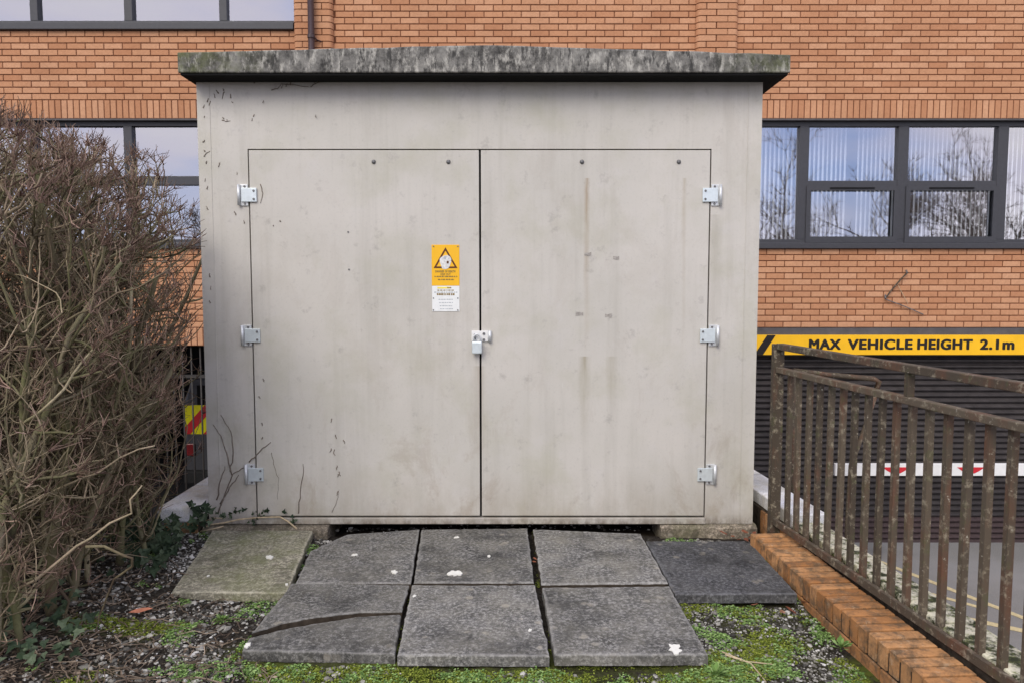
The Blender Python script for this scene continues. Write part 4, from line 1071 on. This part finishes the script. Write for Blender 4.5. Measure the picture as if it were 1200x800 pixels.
for i in range(9): leaf(random.uniform(852, 884), random.uniform(622, 631), random.uniform(.04, .065), 'small dead leaf in the corner between kiosk and kerb', 'dead leaves at the kiosk corner', z=random.uniform(-.0, .02))
for i in range(5): leaf(628 + random.uniform(-2, 2), random.uniform(640, 680), .035, 'dead leaf caught in the joint between back slabs', 'dead leaves in the slab joint', z=-.02)
fl = MB(); p = PZ(162, 722, -.02); o = mesh_obj('dead_leaf', lm.copy(), None, (p.x - .045, p.y, gz(p.x, p.y) + .03), rot=(.15, -.1, .1), scale=(.11, .11, .05)); m_ = plain('salmon_leaf', (.5, .2, .12), .8, .2, var=.15); o.data.materials.clear(); o.data.materials.append(m_); tag(o, 'single large salmon pink dead leaf on the soil by the hedge', 'leaf')

# ================================================================== HEDGE
hd = empty('bare_hedge', (-2.4, 3.8, -.03)); tag(hd, 'tall bare clipped hedge of tangled brown twigs at left', 'hedge')
def env(p):
    x, y, z = p
    n_ = mnoise.noise(Vector((y*1.7, z*1.7, 4)))*.1 + mnoise.noise(Vector((x*2.5, y*3, z*2)))*.06
    if x < -3.7 or y < 2.55 or y > 5.5: return False
    xr = -1.80 + n_
    if z < .75: xr -= .22*(1 - z/.75)
    if y < 3.3: xr -= (3.3 - y)*.12
    if y > 4.2: xr -= .12 + (.2*min(1, (1.15 - z)/.3) if z < 1.15 else 0)
    if x > xr: return False
    zt = 2.36 + n_*.7 - 1.1*max(0, x + 2.42)**1.15
    return z < zt
tubes_tw = {}
def twiggle(p, d, ln, step, wig, up, r0, r1, clip=True):
    pts = [p.copy()]; d = d.normalized(); k = max(2, int(ln/step)); hit = False
    for i in range(k):
        d = (d + Vector((random.gauss(0, wig), random.gauss(0, wig), random.gauss(0, wig) + up))).normalized()
        q = pts[-1] + d*step
        if clip and not env(q): hit = True; break
        if q.z < .0: break
        pts.append(q)
    m = len(pts); return pts, [r0 + (r1 - r0)*i/max(1, k) for i in range(m)], d, hit
def stubs(mb, p, d, n):
    for _ in range(n):
        dd = (d*.6 + Vector((random.gauss(0, .5), random.gauss(0, .5), random.gauss(.45, .4)))).normalized(); l = random.uniform(.03, .12)
        mid = p + dd*l*.5 + Vector((random.gauss(0, .006),)*3)
        mb.tube([p, mid, p + dd*l + Vector((random.gauss(0, .008), random.gauss(0, .008), 0))], [.0025, .002, .0013], 3, cap=False)
stem_spots = []
while len(stem_spots) < 52:
    x = random.uniform(-3.5, -1.86); y = random.uniform(2.75, 5.0)
    if y > 4.4 and x > -2.25: continue
    if y > 4.1 and random.random() < .6: continue
    if x < -.75*y - .3: continue
    if all((x-a)**2 + (y-b)**2 > .012 for a, b in stem_spots): stem_spots.append((x, y))
for sx_, sy_ in stem_spots:
    base = Vector((sx_, sy_, -.04)); lean = Vector((random.gauss(0, .12), random.gauss(0, .12), 1)); r0 = random.uniform(.011, .026)
    pts, rad, d, hit = twiggle(base, lean, 2.7, .11, .11, .05, r0, .004)
    if len(pts) < 5: continue
    sm_ = MB().tube(pts, rad, 7); tw = MB(); tp = MB()
    if hit: stubs(tp, pts[-1], d, 5)
    nb = int(len(pts)*random.uniform(1.1, 1.5))
    for _ in range(nb):
        i = random.randint(1, len(pts)-1); a = random.uniform(0, 6.283); el = random.uniform(-.15, 1.1)
        dd = Vector((math.cos(a)*math.cos(el), math.sin(a)*math.cos(el), math.sin(el)))
        if random.random() < .4: dd.x = abs(dd.x)
        bp, br, bd, bh_ = twiggle(pts[i], dd, random.uniform(.3, 1.0), .065, .17, .07, min(rad[i]*.8, random.uniform(.004, .0095)), .0026)
        if len(bp) < 2: continue
        sm_.tube(bp, br, 5, cap=False)
        if bh_: stubs(tp, bp[-1], bd, random.randint(5, 9))
        for _ in range(int(len(bp)*random.uniform(.6, .85))):
            j = random.randint(0, len(bp)-1); a = random.uniform(0, 6.283); el = random.uniform(-.3, 1.3)
            dd = Vector((math.cos(a)*math.cos(el), math.sin(a)*math.cos(el), math.sin(el)))*.8 + bd*.5
            tpz, tr_, td, th_ = twiggle(bp[j], dd, random.uniform(.1, .45), .05, .22, .06, random.uniform(.0024, .004), .0015)
            if len(tpz) < 2: continue
            tw.tube(tpz, tr_, 4, cap=False)
            if th_ or random.random() < .35: stubs(tp, tpz[-1], td, random.randint(3, 6))
    for _ in range(7):                                     # thin growth low down
        i = random.randint(1, min(6, len(pts)-1)); a = random.uniform(0, 6.283); el = random.uniform(-.2, .9)
        dd = Vector((math.cos(a)*math.cos(el), math.sin(a)*math.cos(el), math.sin(el)))
        bp, br, bd, bh_ = twiggle(pts[i], dd, random.uniform(.25, .75), .05, .24, .03, random.uniform(.0025, .0048), .0016)
        if len(bp) < 2: continue
        tw.tube(bp, br, 4, cap=False)
        for _ in range(len(bp)//2):
            j = random.randint(0, len(bp)-1); tpz, tr_, td, th_ = twiggle(bp[j], Vector((random.gauss(0, 1), random.gauss(0, 1), random.gauss(.3, .8))), random.uniform(.06, .25), .04, .25, .05, .0026, .0014)
            if len(tpz) > 1: tw.tube(tpz, tr_, 3, cap=False)
    so_ = sm_.build('stem', MT['stem_bark'], hd, smooth=True)
    if tw.v: tw.build('twigs', MT['twig_bark'], so_, smooth=True)['kind'] = 'stuff'
    if tp.v: tp.build('twig_tips', MT['tip_bark'], so_)['kind'] = 'stuff'
# long pale shoots in front, as the photograph shows
for a_ in ([(0, 315), (28, 335), (60, 300), (100, 280)], [(0, 560), (20, 530), (48, 500), (50, 420), (40, 395), (0, 330)], [(0, 425), (60, 385), (140, 345), (200, 318)], [(100, 640), (160, 655), (122, 695), (118, 740)], [(70, 690), (90, 735), (120, 770)], [(10, 250), (30, 235), (48, 207)], [(0, 610), (60, 575), (120, 548), (180, 520)], [(20, 690), (90, 640), (150, 600), (165, 565)]):
    pp = []
    Y0 = random.uniform(2.95, 3.3)
    for i, (a, b) in enumerate(a_):
        q_ = PY(a, b, Y0 + .05*i); q_.z = max(q_.z, -.03); pp.append(q_)
    fine_ = [pp[0]]
    for u, v_ in zip(pp, pp[1:]):
        for t in (.33, .66, 1): fine_.append(u.lerp(v_, t) + Vector((random.gauss(0, .011), random.gauss(0, .015), random.gauss(0, .011))))
    MB().tube(fine_, [.0068 - .004*i/len(fine_) for i in range(len(fine_))], 6).build('shoot', MT['twig_bark'], hd, smooth=True)

# twig litter under the hedge
tl = MB()
for _ in range(900):
    px = random.uniform(-10, 330); py = random.uniform(660, 810)
    if random.random() < max(0, px/330)**1.5*.8: continue
    p = PZ(px, py, -.04)
    if not free(p.x, p.y): continue
    a = random.uniform(0, 6.283); l = random.uniform(.03, .16); pts = []
    for t in (-.5, -.15, .2, .5):
        x = p.x + math.cos(a)*l*t + random.gauss(0, .006); y = p.y + math.sin(a)*l*t + random.gauss(0, .006); pts.append((x, y, gz(x, y) + random.uniform(.004, .028)))
    tl.tube(pts, random.uniform(.001, .0026), 4, cap=False)
o = tl.build('twig_litter', MT['litter']); tag(o, 'broken dry twigs scattered on the soil under the hedge', 'twigs', kind='stuff')
# leaf litter, dark
lv_ = []; lf_ = []
for _ in range(1300):
    px = random.uniform(-10, 330); py = random.uniform(655, 810)
    p = PZ(px, py, -.04)
    if not free(p.x, p.y) or random.random() < (px/330)*.75: continue
    s = random.uniform(.012, .034); M4 = Matrix.Translation((p.x, p.y, gz(p.x, p.y) + random.uniform(.003, .018))) @ Matrix.Rotation(random.uniform(0, 6.28), 4, 'Z') @ Matrix.Rotation(random.gauss(0, .5), 4, 'X') @ Matrix.Scale(s, 4)
    o_ = len(lv_); lv_ += [tuple(M4 @ Vector(q_)) for q_ in lv]; lf_ += [tuple(o_ + i for i in f) for f in ((0, 1, 8), (1, 2, 8), (2, 3, 8), (3, 4, 8), (4, 5, 8), (5, 6, 8), (6, 7, 8), (7, 0, 8))]
o = np_build('leaf_litter', np.array(lv_), lf_, MT['litter']); tag(o, 'rotting brown leaf litter under the hedge', 'leaf litter', kind='stuff')

# ivy plants
iv = bpy.data.meshes.new('leaf')
ivp = [(0, -.05, 0), (.28, -.12, .03), (.5, .18, .0), (.27, .32, .05), (.16, .52, .03), (0, .95, -.06), (-.16, .52, .03), (-.27, .32, .05), (-.5, .18, 0), (-.28, -.12, .03), (0, .25, -.05)]
iv.from_pydata(ivp, [], [(i, (i+1) % 10, 10) for i in range(10)]); iv.materials.append(MT['ivy_leaf'])
def ivy(name, label, centre, spots_, stems=(), size=(.03, .06)):
    e_ = empty('ivy_plant', centre); tag(e_, label, 'ivy')
    for st in stems: MB().tube(st[0], st[1], 6).build('stem', MT['dry_stalk' if len(st) > 2 else 'dead_stem'], e_, smooth=True)
    for (x, y, z, nrm) in spots_:
        s = random.uniform(*size); q_ = Vector(nrm).to_track_quat('Z', 'Y').to_euler()
        M4 = Vector(nrm).normalized().to_track_quat('Z', 'Y').to_matrix() @ Matrix.Rotation(random.uniform(0, 6.28), 3, 'Z')
        mesh_obj('leaf', iv, e_, (x, y, z), rot=M4.to_euler(), scale=(s, s, s))
sp1 = []
for _ in range(120):
    px, py = random.uniform(-10, 105), random.uniform(690, 790)
    if (px - 30)**2/80**2 + (py - 745)**2/45**2 > 1: continue
    p = PZ(px, py, -.0); sp1.append((p.x, p.y, gz(p.x, p.y) + random.uniform(.02, .13), (random.gauss(.1, .4), random.gauss(-.5, .4), 1)))
ivy('a', 'dark ivy clump on the soil at the foot of the hedge, lower left', (sp1[0][0], sp1[0][1], -.05), sp1)
sp2 = []
for _ in range(330):
    px, py = random.gauss(188, 30), random.gauss(636, 20)
    if px > 236 or py < 603 or py > 678: continue
    if px > 222 - (py - 620)*.6 and py > 622: continue
    p = PY(px, py, random.uniform(4.1, 4.46)); 
    if p.z < gz(p.x, p.y) + .01: p = PZ(px, py, -.0); p.z = gz(p.x, p.y) + random.uniform(.01, .06)
    sp2.append((p.x, p.y, p.z, (random.gauss(.1, .4), -1, random.gauss(.5, .4))))
for _ in range(26):
    px, py = random.uniform(222, 247), random.uniform(588, 612); p = PY(px, py, random.uniform(4.42, 4.5)); sp2.append((p.x, p.y, p.z, (random.gauss(.1, .4), -1, random.gauss(.4, .3))))
ivy('b', 'dark ivy below the white coping left of the kiosk', (-2.0, 4.4, -.05), sp2)
sp3 = []
def kp(px, py, o=.012): return PY(px, py, YK - o)
for cx_, cy_, n_, rx_, ry_ in ((258, 604, 12, 9, 5), (297, 607, 12, 7, 7), (310, 598, 9, 7, 4), (344, 608, 9, 5, 5), (333, 598, 4, 2, 4), (272, 602, 6, 5, 3), (354, 618, 3, 4, 1), (285, 597, 4, 9, 3)):
    for _ in range(n_):
        p = kp(cx_ + random.gauss(0, rx_*.6), cy_ + random.gauss(0, ry_*.6), random.uniform(.01, .04)); sp3.append((p.x, p.y, p.z, (random.gauss(0, .5), -1, random.gauss(.2, .5))))
ivy('c', 'straggling ivy along the bottom edge of the kiosk at left', (kp(250, 612).x, YK - .02, 0),
    sp3, [([kp(236, 622, .05), kp(246, 614, .04), kp(262, 612, .035), kp(280, 608, .03), kp(300, 606, .026), kp(328, 605, .024), kp(337, 610, .03), kp(348, 619, .06)], .0055, 1), ([kp(235, 622, .08), kp(250, 619, .07), kp(262, 616, .05)], .004, 1), ([kp(240, 610, .03), kp(250, 606, .02), kp(262, 607, .02)], .003, 1)], (.014, .032))
# dead ivy stems clinging to the kiosk
ds = empty('dead_ivy', (kp(258, 600).x, YK, 0)); tag(ds, 'dead dark ivy stems clinging to the lower left of the kiosk', 'ivy')
def cling(pts_, r, o=.001):
    P_ = [kp(a, b, o + (.0065 if a > 301 else 0)) for a, b in pts_]; f_ = [P_[0]]
    for u, v_ in zip(P_, P_[1:]):
        for t in (.25, .5, .75, 1): f_.append(u.lerp(v_, t) + Vector((random.gauss(0, .0022), 0, random.gauss(0, .0022))))
    MB().tube(f_, [r*(1 - .6*i/len(f_)) for i in range(len(f_))], 5).build('stem', MT['dead_stem'], ds, smooth=True)
for c_ in ([(256, 600), (263, 580), (272, 556), (283, 549), (294, 545)], [(272, 556), (265, 530), (259, 510), (250, 497)], [(270, 552), (274, 530), (271, 505), (258, 485)], [(292, 541), (305, 528), (318, 517)], [(258, 590), (270, 570), (280, 556)], [(254, 585), (259, 560), (264, 546)]): cling(c_, .0048)
for c_ in ([(350, 601), (352, 575), (356, 552), (355, 543)],): cling(c_, .0036)
for c_ in ([(389, 600), (396, 582), (397, 573)], [(318, 530), (322, 548), (326, 560), (325, 585)]): cling(c_, .0016)
for px, py in ((389, 490), (402, 515), (393, 509), (388, 525), (391, 530), (395, 545), (397, 555), (396, 575), (394, 548), (308, 443), (303, 464), (307, 495), (308, 512), (392, 526), (397, 552)): cling([(px, py), (px + random.uniform(-2, 2), py + random.uniform(2, 5))], .0035)
dt = empty('dead_ivy', (kp(250, 160).x, YK, 2.2)); tag(dt, 'scattered dark rootlet flecks of dead ivy on the kiosk upper left', 'ivy'); ds = dt
for px, py in ((238, 127), (243, 120), (245, 124), (239, 138), (271, 115), (273, 121), (262, 140), (266, 142), (252, 115), (256, 110), (262, 107), (298, 98), (302, 96), (308, 121), (297, 137), (295, 142), (238, 167), (240, 178), (242, 192), (240, 213), (243, 222), (244, 246), (257, 193), (278, 205), (286, 262), (369, 98), (372, 96), (370, 138), (330, 104), (335, 102), (340, 100), (276, 252), (320, 265), (329, 260), (246, 325), (247, 340), (247, 355)):
    a = random.uniform(-.8, .8); l = random.uniform(1.5, 5); cling([(px, py), (px + l*math.sin(a), py - l*math.cos(a))], random.uniform(.002, .0045))
for c_ in ([(318, 106), (325, 104), (330, 99), (362, 102)], [(364, 102), (370, 98), (376, 96)], [(239, 184), (242, 179), (246, 178)], [(260, 141), (265, 143), (270, 142)], [(305, 216), (307.5, 227), (304.5, 239)], [(263, 108), (260, 117)], [(256, 196), (258, 190)]): cling(c_, .0032)

# ================================================================== TREES reflected in the windows (they stand behind the camera)
def tree(x, y, h, label, seed, twig=1.0):
    rr = random.Random(seed); e_ = empty('bare_tree', (x, y, -.1 if x < 1.8 else ZC)); tag(e_, label, 'tree', None)
    z0 = -.1 if x < 1.8 else ZC; H = h - z0
    tr = MB(); br = MB()
    def grow(p, d, ln, r, lev):
        k = max(3, int(ln/.35)); pts = [p]; dd = d.normalized()
        for i in range(k):
            dd = (dd + Vector((rr.gauss(0, .13), rr.gauss(0, .13), rr.gauss(.03, .08)))).normalized(); pts.append(pts[-1] + dd*ln/k)
        rad = [r*(1 - .75*i/k) for i in range(k+1)]
        (tr if lev == 0 else br).tube(pts, rad, 8 if lev == 0 else 4, cap=False)
        if lev >= 4: return
        nb = [11, 6, 5, 4][lev]
        for _ in range(nb):
            t = rr.uniform(.3 if lev == 0 else .2, 1); i = min(k, int(t*k)); a = rr.uniform(0, 6.283); sp = rr.uniform(.45, .95)
            o_ = dd.orthogonal().normalized(); o_.rotate(Matrix.Rotation(a, 3, dd)); nd = dd*math.cos(sp) + o_*math.sin(sp)
            grow(pts[i], nd, ln*rr.uniform(.38, .6), max(.011, rad[i]*.6), lev+1)
    grow(Vector((x, y, z0 - .1)), Vector((rr.gauss(0, .04), rr.gauss(0, .04), 1)), H*.8, .13 + .006*H, 0)
    tr.build('trunk', MT['tree_bark'], e_, smooth=True); br.build('branches', MT['tree_bark'], e_, smooth=True)
tree(14.2, -10.5, 7.6, 'bare spreading tree reflected in the right window, tallest', 3)
tree(11.6, -12.5, 5.6, 'bare tree reflected in the middle opening pane', 5)
tree(17.4, -11.5, 7.2, 'bare tree reflected in the far right pane', 8)
tree(8.4, -14, 4.9, 'low bare tree reflected beside the kiosk edge', 11)
tree(15.8, -15, 6.6, 'bare tree standing behind the tallest one in the reflection', 21)
tree(20.5, -13, 7.4, 'bare tree reflected at the right picture edge', 23)
tree(-13.5, -14, 4.6, 'small bare tree reflected low in the left window', 14)
